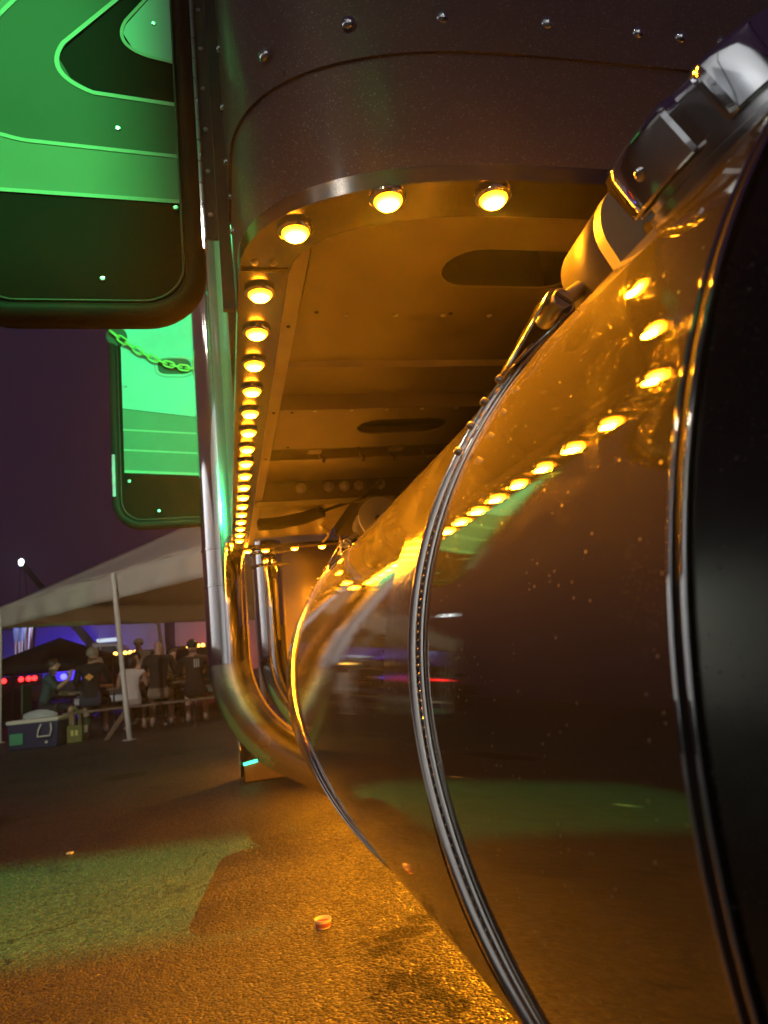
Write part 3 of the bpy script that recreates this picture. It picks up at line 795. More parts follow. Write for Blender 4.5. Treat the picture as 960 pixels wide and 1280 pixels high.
def bez(p0, p1, p2, n=12):
    p0, p1, p2 = Vector(p0), Vector(p1), Vector(p2)
    return [tuple(p0*(1-t)**2+p1*2*t*(1-t)+p2*t*t) for t in [k/n for k in range(n+1)]]

DY = 0.950
nd = door('compartment_door', -0.335, 0.002, CZ+0.488, CZ+1.12, DY, 0.085)
def zr(*pts): return [(x, CZ+z) for x, z in pts]
XL, XR, ZT = -0.303, -0.030, CZ+1.075
# painted fields, far to near: broad band below, mid field, chevrons
sheet(nd, 'painted_band', DOORMID, zr((XL, 0.689), (XR, 0.680), (XR, 0.752), (-0.245, 0.767), (XL, 0.780)), DY-0.0002)
sheet(nd, 'painted_field', DOORGREY, zr((XL, 0.782), (-0.245, 0.769), (XR, 0.754), (XR, 0.842), (-0.14, 0.853), (-0.175, 0.875), (-0.192, 0.91), (-0.185, 0.935), (-0.10, 1.03), (-0.062, 1.075), (-0.20, 1.075), (XL, 0.93)), DY-0.0002)
sheet(nd, 'painted_chevron', DOORMID, zr((XL, 0.932), (-0.202, 1.075), (XL, 1.075)), DY-0.0002)
sheet(nd, 'painted_flash', DOORPALE, zr((-0.028, 0.918), (-0.028, 1.075), (-0.035, 1.075), (-0.098, 0.985), (-0.100, 0.962), (-0.088, 0.938), (-0.065, 0.925)), DY-0.0002)
for pts, w in ((zr((XL, 0.687), (XR, 0.678)), 0.006),
               (zr((XL, 0.781), (-0.262, 0.772))+bez((-0.262, CZ+0.772), (-0.25, CZ+0.768), (-0.235, CZ+0.766))+zr((XR, 0.753)), 0.006),
               (zr((-0.062, 1.075), (-0.185, 0.935))+bez((-0.185, CZ+0.935), (-0.215, CZ+0.88), (-0.145, CZ+0.853))+zr((XR, 0.842)), 0.0065),
               (zr((XL, 0.930), (-0.201, 1.075)), 0.0065),
               (zr((XL, 1.010), (-0.252, 1.075)), 0.0065),
               (zr((-0.033, 1.075), (-0.096, 0.985))+bez((-0.096, CZ+0.985), (-0.118, CZ+0.940), (-0.065, CZ+0.924))+zr((XR, 0.917)), 0.005)):
    sheet(nd, 'pinstripe', DOORLINE, ribbon(pts, w), DY-0.0012)
for x, z in ((-0.138, 0.553), (-0.036, 0.668), (-0.055, 0.985), (-0.112, 0.795)): screw(x, DY-0.0005, CZ+z, (0, -1, 0), 0.0042, nd, 'door_screw')
# hinge of the near door
mb = MB(); mb.box((0.003, DY+0.001, CZ+0.62), (0.022, DY+0.004, CZ+1.12)); hg = build(mb, 'piano_hinge', DARKSTEEL, nd, smooth=0)
mb = MB()
for k in range(14):
    z = CZ+0.60+0.036*k
    mb.cyl((0.0015, DY-0.004, z), (0.0015, DY-0.004, z+0.034), 0.0042, seg=10)
build(mb, 'hinge_knuckles', CHROME, nd)
for k in range(7): screw(0.0125, DY+0.0008, CZ+0.66+0.072*k, (0, -1, 0), 0.004, nd, 'hinge_screw')
mb = MB(); mb.box((0.0225, DY+0.003, CZ+0.512), (0.040, DY+0.014, CZ+1.12)); build(mb, 'hinge_post', DARKSTEEL, nd, smooth=0)
# unseen green lamp added behind the near door to light the cab door
mb = MB(); mb.box((-0.10, DY+0.030, CZ+0.98), (-0.04, DY+0.05, CZ+1.02)); gl = build(mb, 'door_fill_lamp', DARKSTEEL, nd, bevel=0.003)
mb = MB(); mb.box((-0.095, DY+0.0505, CZ+0.985), (-0.045, DY+0.053, CZ+1.015)); build(mb, 'door_fill_lens', mat('green_lens', (0.05, 0.5, 0.25), 0.3, emit=(0.03, 1.0, 0.42), estr=6), nd, smooth=0)
lamp('green_led', 'SPOT', (-0.07, DY+0.06, CZ+1.0), (0.05, 1.0, 0.30), DOOR_GREEN_W, nd, 0.02, aim=(-0.16, 2.97, CZ+1.2), spot=62, blend=0.5)

FY = 2.375
fd = door('cab_door', -0.335, 0.036, CZ+0.492, CZ+1.62, FY, 0.095)
XL, XR = -0.293, 0.0
sheet(fd, 'painted_band', DOORMID, zr((XL, 0.690), (XR, 0.664), (XR, 0.86), (XL, 0.905)), FY-0.0002)
sheet(fd, 'painted_field', DOORPALE, zr((XL, 0.907), (XR, 0.862), (XR, 1.58), (XL, 1.58)), FY-0.0002)
for z0, z1, w in ((0.688, 0.663, 0.009), (0.762, 0.736, 0.006), (0.832, 0.806, 0.006)):
    sheet(fd, 'pinstripe', DOORLINE, ribbon(zr((XL, z0), (XR, z1)), w), FY-0.0012)
mb = MB(); mb.tube([(-0.12+(0.06)*math.copysign(abs(math.cos(2*PI*k/28))**0.6, math.cos(2*PI*k/28)), FY-0.004, CZ+1.055+0.035*math.copysign(abs(math.sin(2*PI*k/28))**0.6, math.sin(2*PI*k/28))) for k in range(28)], 0.006, 8, closed=True)
build(mb, 'handle_bezel', DOORPALE, fd, smooth=80)
mb = MB(); mb.prism([(-0.12+0.054*math.copysign(abs(math.cos(2*PI*k/28))**0.6, math.cos(2*PI*k/28)), FY-0.002, CZ+1.055+0.029*math.copysign(abs(math.sin(2*PI*k/28))**0.6, math.sin(2*PI*k/28))) for k in range(28)], (0, 0.001, 0)); build(mb, 'handle_recess', DOORGREY, fd, smooth=0)
mb = MB(); mb.lathe([(0.034, 0), (0.034, 0.006), (0.026, 0.012), (0, 0.014)], (-0.305, FY-0.001, CZ+1.165), (0, -1, 0), 24); build(mb, 'chain_plate', DOORGREY, fd)
for x, z in ((-0.279, 0.655), (-0.19, 0.550), (-0.283, 0.985)): screw(x, FY-0.0005, CZ+z, (0, -1, 0), 0.006, fd, 'door_screw')
mb = MB(); mb.box((-0.331, FY-0.016, CZ+0.60), (-0.318, FY-0.011, CZ+0.745)); build(mb, 'seal_clip', STAINLESS, fd, smooth=0, bevel=0.002)
# door check chain
CHAINM = mat('painted_chain', (0.40, 0.42, 0.10), 0.4, 0.2)
lk = MB(); pl = []
for k in range(16):
    a = 2*PI*k/16
    pl.append(((0.0125+0.0)*math.cos(a)*1.0+math.copysign(0.007, math.cos(a)), 0.0095*math.sin(a), 0))
lk.tube(pl, 0.0032, 6, closed=True)
A, B = Vector((-0.318, FY-0.05, CZ+1.163)), Vector((0.045, FY-0.02, CZ+1.045))
nl = 15; lk0 = None
for k in range(nl):
    t0, t1 = k/nl, (k+1)/nl
    f = lambda t: A.lerp(B, t)+Vector((0, 0, -0.055*4*t*(1-t)))
    c = (f(t0)+f(t1))/2; dr = (f(t1)-f(t0)).normalized()
    if lk0 is None:
        lk0 = build(lk, 'chain_link', CHAINM, fd, smooth=80, origin=(0, 0, 0)); o = lk0; o.location = c-WLOC[fd.name]; WLOC[o.name] = c.copy()
    else: o = part_at(lk0, 'chain_link', fd, c)
    q = Vector((1, 0, 0)).rotation_difference(dr) @ Matrix.Rotation(R(90*(k % 2)+25), 3, 'X').to_quaternion()
    o.rotation_euler = q.to_euler()

FD = 1.25
fd.scale = (FD, FD, FD)
fd.location = Vector((WLOC[fd.name].x*FD, WLOC[fd.name].y*FD, CZ+(WLOC[fd.name].z-CZ)*FD))-WLOC[truck.name]

# --- front bumper end seen under the elbow
mb = MB()
ol = [(0.05, 5.10), (0.055, 5.45), (0.09, 5.62), (0.16, 5.72), (0.30, 5.78), (2.4, 5.78)]
mb.strip([[(x-0.012*(1-z/0.5), y, z) for x, y in ol] for z in (0.03, 0.10, 0.25, 0.50)])
bp_ = build(mb, 'front_bumper', CHROME, truck, smooth=50)
so = bp_.modifiers.new('solid', 'SOLIDIFY'); so.thickness = 0.006
mb = MB(); mb.box((0.075, 5.40, 0.006), (0.40, 5.70, 0.135)); build(mb, 'bumper_brace', mat('brown_steel', (0.12, 0.09, 0.07), 0.5, 0.3, noise_amt=0.3), bp_, bevel=0.006)
mb = MB(); mb.tube([(0.072, 5.39, 0.13), (0.17, 5.39, 0.145)], 0.009, 10); build(mb, 'green_marker_tube', MATS['green_lens'], bp_)

# ================================================================== SMALL THINGS ON THE GROUND
mb = MB()
mb.lathe([(0.0, 0.0015), (0.019, 0.0015), (0.0195, 0.0), (0.0215, 0.004), (0.0245, 0.022), (0.0255, 0.0235), (0.0252, 0.0245), (0.0235, 0.0235), (0.0205, 0.006), (0.0, 0.004)], (0.232, 2.30, 0.0015), (0, 0, 1), 28)
cup = build(mb, 'paper_cup', mat('waxed_paper', (0.75, 0.70, 0.66), 0.45), None, smooth=40)
tag(cup, 'tiny white and red paper cup lying alone on the asphalt', 'cup')
mb = MB(); mb.lathe([(0.0218, 0.004), (0.0236, 0.0155)], (0.232, 2.30, 0.0017), (0, 0, 1), 28); build(mb, 'cup_band', mat('red_print', (0.30, 0.09, 0.08), 0.5), cup, smooth=60)
for i, (x, y, s) in enumerate(((-0.78, 3.9, 0.016), (-1.35, 3.05, 0.02))):
    mb = MB()
    mb.prism([(x-s, y, 0.002), (x+0.4*s, y-0.7*s, 0.002), (x+s, y+0.3*s, 0.002), (x-0.1*s, y+s, 0.002)], (0.1*s, 0, 0.5*s))
    o = build(mb, 'paper_scrap', mat('scrap_paper', (0.7, 0.62, 0.55), 0.7), None, smooth=0)
    tag(o, ('small crumpled paper scrap on asphalt in front of the blue cooler', 'bigger pale paper scrap on the asphalt away from the truck')[i], 'litter')
# ================================================================== LIGHT POLES BEHIND THE VIEWER
def light_pole(x, y, h, label, aim, color, watts, spot, head_col, visor=None, size=0.06):
    root = empty('light_pole', (x, y, 0), label, 'light pole')
    mb = MB(); mb.lathe([(0.16, 0), (0.16, 0.03), (0.08, 0.04), (0.055, 0.3), (0.04, h)], (x, y, 0), (0, 0, 1), 16); build(mb, 'pole', DARKSTEEL, root)
    d = (Vector(aim)-Vector((x, y, h))).normalized()
    side = d.cross(Vector((0, 0, 1))).normalized(); up = side.cross(d)
    c = Vector((x, y, h+0.1))
    mb = MB()
    pts = [c+side*a*0.22+up*b*0.16 for a, b in ((-1, -1), (1, -1), (1, 1), (-1, 1))]
    mb.prism(pts, -d*0.16); hd = build(mb, 'lamp_head', DARKSTEEL, root, smooth=0)
    mb = MB(); mb.prism([c+side*a*0.19+up*b*0.13+d*0.002 for a, b in ((-1, -1), (1, -1), (1, 1), (-1, 1))], d*0.004)
    build(mb, 'lamp_glass', mat('glass_'+label[:5], (0.5, 0.5, 0.5), 0.3, emit=head_col, estr=9), hd, smooth=0)
    s = c+d*0.03
    if visor:                                    # unseen plates added to cut the edges of the beam
        for (t, sgn) in visor:
            dd = (Vector(t)-s).normalized(); e = s+dd*0.55/dd.dot(d)
            dn = dd.cross(side).normalized()
            if dn.dot(up) < 0: dn = -dn
            pts = [e-side*0.30, e+side*0.30, e+side*0.30+dn*sgn*0.30-d*0.1, e-side*0.30+dn*sgn*0.30-d*0.1]
            mb = MB(); mb.prism(pts, d*0.004); build(mb, 'beam_plate', DARKSTEEL, hd, smooth=0)
        t = Vector((-0.085, 0.95, CZ+0.8)); dd = (t-s).normalized(); e = s+dd*0.55/dd.dot(d)
        pts = [e-up*0.3, e+up*0.3, e+up*0.3+side*0.3-d*0.1, e-up*0.3+side*0.3-d*0.1]
        mb = MB(); mb.prism(pts, d*0.004); build(mb, 'beam_plate', DARKSTEEL, hd, smooth=0)
    lamp('flood_source', 'SPOT', s, color, watts, hd, size, aim=aim, spot=spot, blend=0.4)
    return root
GS = (-1.16, -6.5, CZ+6.7)
light_pole(GS[0], GS[1], GS[2], 'green flood lamp with barn doors on a tall dark pole', (-0.45, 2.95, 0), (0.09, 1.0, 0.22), GREEN_W, 16, (0.03, 1.0, 0.4),
           visor=(((-0.3, 2.45, 0), -1), ((-0.3, 3.75, 0), 1)), size=0.005)
light_pole(-4.5, -5.5, 6.5, 'white parking lot lamp on a dark steel pole', (-2.5, 10, 1.5), (1.0, 0.93, 0.80), LOT_W, 100, (1.0, 0.95, 0.85), size=0.15)

light_pole(-6.0, -4.0, 6.5, 'second white lot lamp on a pole, trained on the tent', (-2.0, 12.5, 3.2), (1.0, 0.90, 0.74), 3600.0, 26, (1.0, 0.95, 0.85), size=0.15)  # extra unseen lamp, added only to lift the tent
light_pole(-5.2, 7.5, 6.0, 'third white lot lamp on a pole, trained on the long trailer', (-8.6, -1.0, 2.4), (0.92, 0.96, 1.0), 8500.0, 64, (1.0, 0.95, 0.85), size=0.15)  # extra lamp added so the trailer shines in the chrome stack

# ================================================================== EVENT TENT
A2 = Vector((-4.05, 14.5)); D1 = Vector((0.608, -0.794)); D2 = Vector((0.794, 0.608)); TS = 7.3; TW = 6.1; EZ = 2.04; VZ = 2.44
tc_ = [A2, A2+D1*TS, A2+D1*TS+D2*TW, A2+D2*TW]
TCEN = (tc_[0]+tc_[2])/2
tent = empty('event_tent', TCEN.to_3d(), 'large white canopy tent with open sides over people at a picnic table', 'tent')
VINYL = mat('tent_vinyl', (0.62, 0.58, 0.50), 0.42, noise_amt=0.10, noise_scale=3, bump=0.25, bump_scale=3.0)
pk = TCEN.to_3d()+Vector((0, 0, 4.02))
mb = MB()
for i in range(4):
    a, b = tc_[i], tc_[(i+1) % 4]; rows = []
    for j in range(13):
        t = j/12; row = []
        for k in range(21):
            s = k/20; e = a.lerp(b, s).to_3d()+Vector((0, 0, VZ))
            p = e.lerp(pk, t); p.z -= 0.10*math.sin(PI*t)*math.sin(PI*s)+0.015*math.sin(s*40)*(1-t)
            row.append(p)
        rows.append(row)
    mb.strip(rows)
o = build(mb, 'canopy', VINYL, tent, smooth=25); so = o.modifiers.new('solid', 'SOLIDIFY'); so.thickness = 0.004
for i in range(4):
    a, b = tc_[i], tc_[(i+1) % 4]; rows = []
    nrm = (b-a).normalized(); nrm = Vector((nrm.y, -nrm.x))
    mb = MB()
    for j in range(5):
        row = []
        for k in range(61):
            s = k/60; w = 0.025*math.sin(s*55+i)*(j/4)+0.015*math.sin(s*23+1.3*j)
            q = a.lerp(b, s)+nrm*w
            row.append((q.x, q.y, VZ-(VZ-EZ)*j/4-0.03*math.sin(PI*((s*3) % 1))*(j/4)*0.0))
        rows.append(row)
    mb.strip(rows); o = build(mb, 'valance', VINYL, tent, smooth=60); so = o.modifiers.new('solid', 'SOLIDIFY'); so.thickness = 0.003
POLE = mat('painted_pole', (0.70, 0.68, 0.62), 0.35)
for (q, lean) in ((A2, 0), (A2+D1*4.19, -0.14), (A2+D1*TS, 0), (A2+D2*3.4, -0.2), (A2+D2*TW, 0), (tc_[2], 0)):
    mb = MB(); mb.cyl((q.x-lean*0.6, q.y, 0.0), (q.x+lean*0.6, q.y, VZ-0.02), 0.036, seg=14); mb.lathe([(0.10, 0), (0.10, 0.012), (0.05, 0.014)], (q.x-lean*0.6, q.y, 0.001), (0, 0, 1), 12)
    build(mb, 'tent_pole', POLE, tent)
for i in range(4):
    q = tc_[i].to_3d()+Vector((0, 0, VZ-0.03)); mb = MB(); mb.cyl(q, pk-Vector((0, 0, 0.06)), 0.028, seg=8); build(mb, 'rafter', DARKSTEEL, tent)

# lantern hung under the tent's peak
lt_ = empty('hanging_lantern', (0.15, 13.2, 2.15), 'warm lantern hanging inside the white tent', 'lantern')
mb = MB(); mb.lathe([(0, 0), (0.07, 0.01), (0.10, 0.10), (0.07, 0.22), (0.02, 0.24)], (0.15, 13.2, 2.15), (0, 0, 1), 16); build(mb, 'lantern_globe', mat('lantern_glass', (0.8, 0.7, 0.5), 0.4, emit=(1.0, 0.70, 0.40), estr=6), lt_)
mb = MB(); mb.cyl((0.15, 13.2, 2.39), (0.15, 13.2, 3.7), 0.006, seg=6); build(mb, 'lantern_cord', DARKSTEEL, lt_)
lamp('lantern_source', 'POINT', (0.15, 13.05, 2.05), (1.0, 0.62, 0.30), 24, lt_, size=0.1)

# ================================================================== PICNIC TABLE
WOOD = mat('weathered_wood', (0.17, 0.115, 0.075), 0.65, noise_amt=0.35, noise_scale=8)
TUBE = mat('table_tube', (0.16, 0.13, 0.10), 0.35, 0.7)
def picnic_table(x, y, ln, label):
    root = empty('picnic_table', (x, y, 0), label, 'table')
    for k in range(5): mb = MB(); mb.box((x-ln/2, y-0.36+0.146*k, 0.72), (x+ln/2, y-0.22+0.146*k, 0.755)); build(mb, 'tabletop_plank', WOOD, root, smooth=0)
    for s in (-1, 1):
        for k in range(2): mb = MB(); mb.box((x-ln/2, y+s*0.70-0.14+0.146*k, 0.41), (x+ln/2, y+s*0.70+0.146*k, 0.445)); build(mb, 'bench_plank', WOOD, root, smooth=0)
    for e in (-1, 1):
        xx = x+e*(ln/2-0.35)
        for s in (-1, 1):
            mb = MB(); mb.tube([(xx, y+s*0.25, 0.715), (xx, y+s*0.50, 0.30), (xx, y+s*0.62, 0.06), (xx, y+s*0.72, 0.024), (xx, y+s*0.85, 0.024)], 0.022, 10); build(mb, 'leg', TUBE, root)
        mb = MB(); mb.cyl((xx+0.03, y-0.83, 0.385), (xx+0.03, y+0.83, 0.385), 0.02, seg=8); build(mb, 'cross_bar', TUBE, root)
    return root
picnic_table(-1.40, 13.3, 2.35, 'brown plank picnic table with metal tube legs under the white tent')

# ================================================================== PEOPLE
SKIN = mat('skin', (0.48, 0.29, 0.21), 0.5)
EYE = mat('eye', (0.03, 0.02, 0.02), 0.3)
def person(loc, face, label, top, bottom, hair, seat=True, sc=1.0, seat_z=0.445, arms='table', sleeve=0.5, longhair=False, cap=None, shorts=True, lean=0.06, head_turn=0.0):
    """face: heading in degrees, 0 looks along +y"""
    P, E, Rr, G = [], [], [], []
    def v(p, r, par, g):
        P.append(Vector(p)); Rr.append(r if isinstance(r, tuple) else (r, r)); G.append(g)
        if par is not None: E.append((par, len(P)-1))
        return len(P)-1
    hz = seat_z+0.085 if seat else 0.93
    lo = 'bottom'
    pel = v((0, 0, hz), (0.145, 0.115), None, lo)
    wa = v((0, lean*0.4, hz+0.17), (0.135, 0.105), pel, 'top')
    ch = v((0, lean*0.9, hz+0.36), (0.155, 0.115), wa, 'top')
    ub = v((0, lean*1.1, hz+0.46), (0.135, 0.095), ch, 'top')
    nk = v((0, lean*1.3+0.01, hz+0.535), 0.060, ub, 'skin')
    ht = R(head_turn); hx, hy = -math.sin(ht), math.cos(ht)
    jw = v((hx*0.02, lean*1.4+0.03*hy, hz+0.585), (0.062, 0.070), nk, 'skin')
    hd = v((hx*0.025, lean*1.4+0.03*hy, hz+0.66), (0.078, 0.094), jw, 'skin')
    tp_ = v((hx*0.015, lean*1.4+0.02*hy, hz+0.74), (0.060, 0.072), hd, 'skin')
    v((hx*0.135, lean*1.4+0.025+0.11*hy, hz+0.645), 0.014, hd, 'skin')      # nose
    for s in (-1, 1):
        sh = v((s*0.175, lean*1.0, hz+0.465), 0.064, ub, 'top')
        if arms == 'table':
            el = v((s*0.235, lean+0.12, hz+0.235), 0.047, sh, 'top' if sleeve > 0.4 else 'skin')
            wr = v((s*0.16, lean+0.36, hz+0.26), 0.030, el, 'top' if sleeve > 0.8 else 'skin')
            hn = Vector((s*0.13, lean+0.43, hz+0.262)); dirn = Vector((-s*0.3, 0.9, 0.02)).normalized()
        elif arms == 'drink' and s == 1:
            el = v((s*0.23, lean+0.17, hz+0.27), 0.047, sh, 'top' if sleeve > 0.4 else 'skin')
            wr = v((s*0.12, lean+0.33, hz+0.43), 0.030, el, 'skin')
            hn = Vector((s*0.09, lean+0.34, hz+0.50)); dirn = Vector((-s*0.4, 0.2, 0.85)).normalized()
        elif arms == 'drink':
            el = v((s*0.23, lean+0.10, hz+0.20), 0.047, sh, 'top' if sleeve > 0.4 else 'skin')
            wr = v((s*0.15, lean+0.33, hz+0.17), 0.030, el, 'skin')
            hn = Vector((s*0.13, lean+0.40, hz+0.15)); dirn = Vector((-s*0.2, 0.9, -0.2)).normalized()
        else:
            el = v((s*0.235, lean-0.01, hz+0.19), 0.046, sh, 'top' if sleeve > 0.4 else 'skin')
            wr = v((s*0.235, lean+0.08, hz-0.05), 0.030, el, 'skin')
            hn = Vector((s*0.235, lean+0.10, hz-0.13)); dirn = Vector((0, 0.15, -1)).normalized()
        pa = v(hn, (0.036, 0.020), wr, 'skin')
        sidev = Vector((s, 0, 0)) if abs(dirn.z) < 0.8 else Vector((0, 1, 0))
        for q in range(4):
            b = hn+dirn*0.045+sidev*(0.026-0.0175*q)
            f1 = v(b, 0.0095, pa, 'skin'); v(b+dirn*(0.045-0.006*abs(q-1.4))+Vector((0, 0, -0.012)), 0.008, f1, 'skin')
        t1 = v(hn-sidev*0.045+dirn*0.01, 0.0105, pa, 'skin'); v(hn-sidev*0.06+dirn*0.04, 0.009, t1, 'skin')
        hip = v((s*0.095, 0.01, hz-0.03), 0.098, pel, lo)
        if seat:
            kn = v((s*0.13, 0.44, hz-0.02), 0.062, hip, lo if not shorts else lo)
            an = v((s*0.13, 0.42+0.04*s, 0.095), 0.040, kn, 'skin' if shorts else lo)
            to = v((s*0.14, 0.57+0.04*s, 0.042), (0.042, 0.034), an, 'shoe')
        else:
            kn = v((s*0.105, 0.03, 0.50), 0.064, hip, lo)
            an = v((s*0.11, 0.0, 0.10), 0.042, kn, 'skin' if shorts else lo)
            to = v((s*0.12, 0.15, 0.040), (0.042, 0.034), an, 'shoe')
    me = bpy.data.meshes.new('person_skeleton')
    me.from_pydata([tuple(p) for p in P], E, [])
    o = bpy.data.objects.new('person', me)
    scene.collection.objects.link(o)
    m = o.modifiers.new('skin', 'SKIN'); m.use_smooth_shade = True; m.branch_smoothing = 0.4
    for i, sv in enumerate(me.skin_vertices[0].data):
        sv.radius = Rr[i]; sv.use_root = (i == 0)
    su = o.modifiers.new('sub', 'SUBSURF'); su.levels = 1; su.render_levels = 1
    dg = bpy.context.evaluated_depsgraph_get()
    nm = bpy.data.meshes.new_from_object(o.evaluated_get(dg)); nm.name = 'person'
    o.modifiers.clear(); o.data = nm; bpy.data.meshes.remove(me)
    nm.materials.clear()
    for mm in (SKIN, top, bottom, mat('shoe', (0.35, 0.34, 0.33), 0.6)): nm.materials.append(mm)
    idx = {'skin': 0, 'top': 1, 'bottom': 2, 'shoe': 3}
    seg = [(P[a], P[b], G[b], 1.0/max(0.02, Rr[b][0])) for a, b in E]
    for p in nm.polygons:
        c = p.center; best = None
        for a, b, gname, k in seg:
            ab = b-a; t = max(0, min(1, (c-a).dot(ab)/max(1e-9, ab.length_squared)))
            dd = (c-(a+ab*t)).length
            if best is None or dd < best[0]: best = (dd, gname)
        p.material_index = idx[best[1]]
    nm.polygons.foreach_set('use_smooth', [True]*len(nm.polygons))
    o.location = (loc[0], loc[1], 0); o.rotation_euler = (0, 0, R(face)); o.scale = (sc, sc, sc)
    WLOC[o.name] = Vector((0, 0, 0))             # children are written in the person's own frame
    tag(o, label, 'person')
    hc = Vector((hx*0.018, lean*1.4+0.018*hy, hz+0.675))
    # hair: shell over the skull, open at the face
    if hair is not None:
        mb = MB(); rows = []
        for j in range(9):
            ph = PI*0.5*j/8*(1.55 if longhair else 1.25); row = []
            for k in range(20):
                th = 2*PI*k/20
                fr = math.cos(th-(PI/2+ht))               # 1 at the face
                lim = ph*(1.0-0.42*max(0, fr))
                rr = 0.094+0.004*math.sin(5*th+3*j)
                row.append(hc+Vector((rr*0.93*math.sin(lim)*math.cos(th), rr*1.08*math.sin(lim)*math.sin(th), rr*1.0*math.cos(lim)-(0.07*(j/8)**2 if longhair and fr < 0.2 else 0))))
            rows.append(row)
        mb.strip(rows, closed_u=True); h = build(mb, 'hair', hair, o, smooth=70)
    if cap is not None:
        mb = MB(); mb.lathe([(0.102, 0), (0.100, 0.03), (0.085, 0.065), (0.05, 0.09), (0, 0.10)], hc+Vector((0, 0, 0.0)), (0, 0, 1), 20)
        mb.prism([hc+Vector((hx*r_*1.0+hy*a*0.07, hy*r_+hx*a*0.07*-1, 0.006)) for a, r_ in ((-1, 0.06), (-0.8, 0.15), (0, 0.18), (0.8, 0.15), (1, 0.06))], (0, 0, 0.008))
        build(mb, 'cap', cap, o, smooth=50)
    for s in (-1, 1):
        c = hc+Vector((hx*0.082+s*0.032*hy, 0.082*hy+0.0-s*0.032*hx*-1, -0.012))
        mb = MB(); mb.lathe([(0.0, -0.008), (0.007, -0.004), (0.0085, 0), (0.007, 0.004), (0, 0.008)], c, (0, 1, 0), 8); build(mb, 'eye', EYE, o)
    return o
def cloth(n, c, r=0.85): return mat(n, c, r, noise_amt=0.15, noise_scale=12)
HAIRB = mat('brown_hair', (0.035, 0.022, 0.015), 0.5); HAIRG = mat('grey_hair', (0.26, 0.22, 0.18), 0.5); HAIRD = mat('black_hair', (0.012, 0.01, 0.009), 0.45)
p1 = person((-3.02, 13.2), -90, 'seated person in dark teal polo shirt raising a drink beside the cooler', cloth('teal_polo', (0.035, 0.085, 0.09)), cloth('navy_shorts', (0.015, 0.018, 0.03)), HAIRB, arms='drink', seat_z=0.44, sc=1.04, lean=0.09)
p2 = person((-2.18, 12.62), 0, 'broad person in black jersey with orange emblem, seated with back turned', cloth('black_jersey', (0.010, 0.009, 0.010)), cloth('denim', (0.03, 0.04, 0.07)), HAIRG, sc=1.12, sleeve=0.9, shorts=True, lean=0.10, head_turn=-35)
p3 = person((-1.54, 12.62), 0, 'slim person in white top seated on the bench with back turned', cloth('white_top', (0.62, 0.55, 0.52)), cloth('beige_shorts', (0.40, 0.34, 0.30)), HAIRB, sc=0.97, longhair=True, sleeve=0.2, lean=0.02, head_turn=25)
p4 = person((-1.62, 14.02), 180, 'dark haired person across the table facing out of the tent', cloth('brown_shirt', (0.08, 0.05, 0.045)), cloth('grey_pants', (0.05, 0.05, 0.05)), HAIRD, sc=1.04, shorts=False)
p5 = person((-1.13, 12.64), 0, 'bald person in dark t-shirt seated on the bench with back turned', cloth('charcoal_shirt', (0.016, 0.015, 0.017)), cloth('khaki', (0.22, 0.17, 0.12)), None, sc=1.16, lean=0.13, head_turn=18)
p6 = person((-1.68, 15.3), 165, 'standing person wearing a white cap and pale shirt behind the table', cloth('pale_shirt', (0.40, 0.38, 0.36)), cloth('dark_pants', (0.03, 0.03, 0.035)), HAIRB, seat=False, sc=0.98, arms='down', cap=mat('white_cap', (0.6, 0.58, 0.55), 0.7), shorts=False)
p7 = person((-0.55, 12.64), 0, 'person in black shirt with white stripes at the end of the bench', cloth('striped_shirt', (0.011, 0.010, 0.012)), cloth('black_shorts', (0.012, 0.012, 0.013)), HAIRD, sc=1.10, sleeve=0.9, lean=0.03, head_turn=40)
person((-2.22, 14.02), 172, 'person in maroon shirt across the table, next to the dark haired one', cloth('maroon_shirt', (0.07, 0.018, 0.022)), cloth('grey_pants', (0, 0, 0)), HAIRG, sc=1.02, shorts=False, lean=0.12, head_turn=-20)
person((-1.02, 14.04), 186, 'person in olive shirt at the far bench with head turned aside', cloth('olive_shirt', (0.06, 0.06, 0.03)), cloth('grey_pants', (0, 0, 0)), HAIRB, sc=1.06, shorts=False, lean=0.08, head_turn=38, longhair=True)
for i, (bx, by, lab) in enumerate(((-1.86, 13.20, 'brown glass bottle standing on the picnic table near the white top'), (-0.86, 13.12, 'brown glass bottle standing at the stripe shirted end of the table'))):
    mb = MB(); mb.lathe([(0.03, 0), (0.032, 0.005), (0.032, 0.13), (0.013, 0.18), (0.013, 0.235), (0.015, 0.24)], (bx, by, 0.757), (0, 0, 1), 16)
    tag(build(mb, 'bottle', mat('brown_glass', (0.10, 0.045, 0.015), 0.1, spec=0.7), None), lab, 'bottle')
# emblem and stripes on the backs
mb = MB(); pts = []
for k in range(16):
    a = 2*PI*k/16; r_ = 0.052*(1+0.22*math.cos(4*a)); pts.append((r_*math.cos(a), -0.083, 0.86+r_*0.8*math.sin(a)))
mb.prism(pts, (0, -0.004, 0)); build(mb, 'emblem', mat('orange_print', (0.75, 0.30, 0.04), 0.6), p2, smooth=0)
for q in (-1, 0, 1):
    mb = MB(); mb.box((0.045+0.030*q-0.007, -0.087, 0.86), (0.045+0.030*q+0.007, -0.083, 0.985)); build(mb, 'shirt_stripe', mat('white_print', (0.6, 0.6, 0.6), 0.7), p7, smooth=0)
# drink in the raised hand
dk = Vector((-3.02, 13.2, 0))
mb = MB(); mb.lathe([(0.026, 0), (0.031, 0.006), (0.033, 0.10), (0.028, 0.118), (0.028, 0.122)], (-3.02+0.42, 13.2-0.05, 0.98), (0, 0, 1), 16)
can = build(mb, 'drink_can', mat('blue_can', (0.10, 0.16, 0.55), 0.25, 0.8), None); tag(can, 'blue drink can held up by the person in teal polo', 'can')
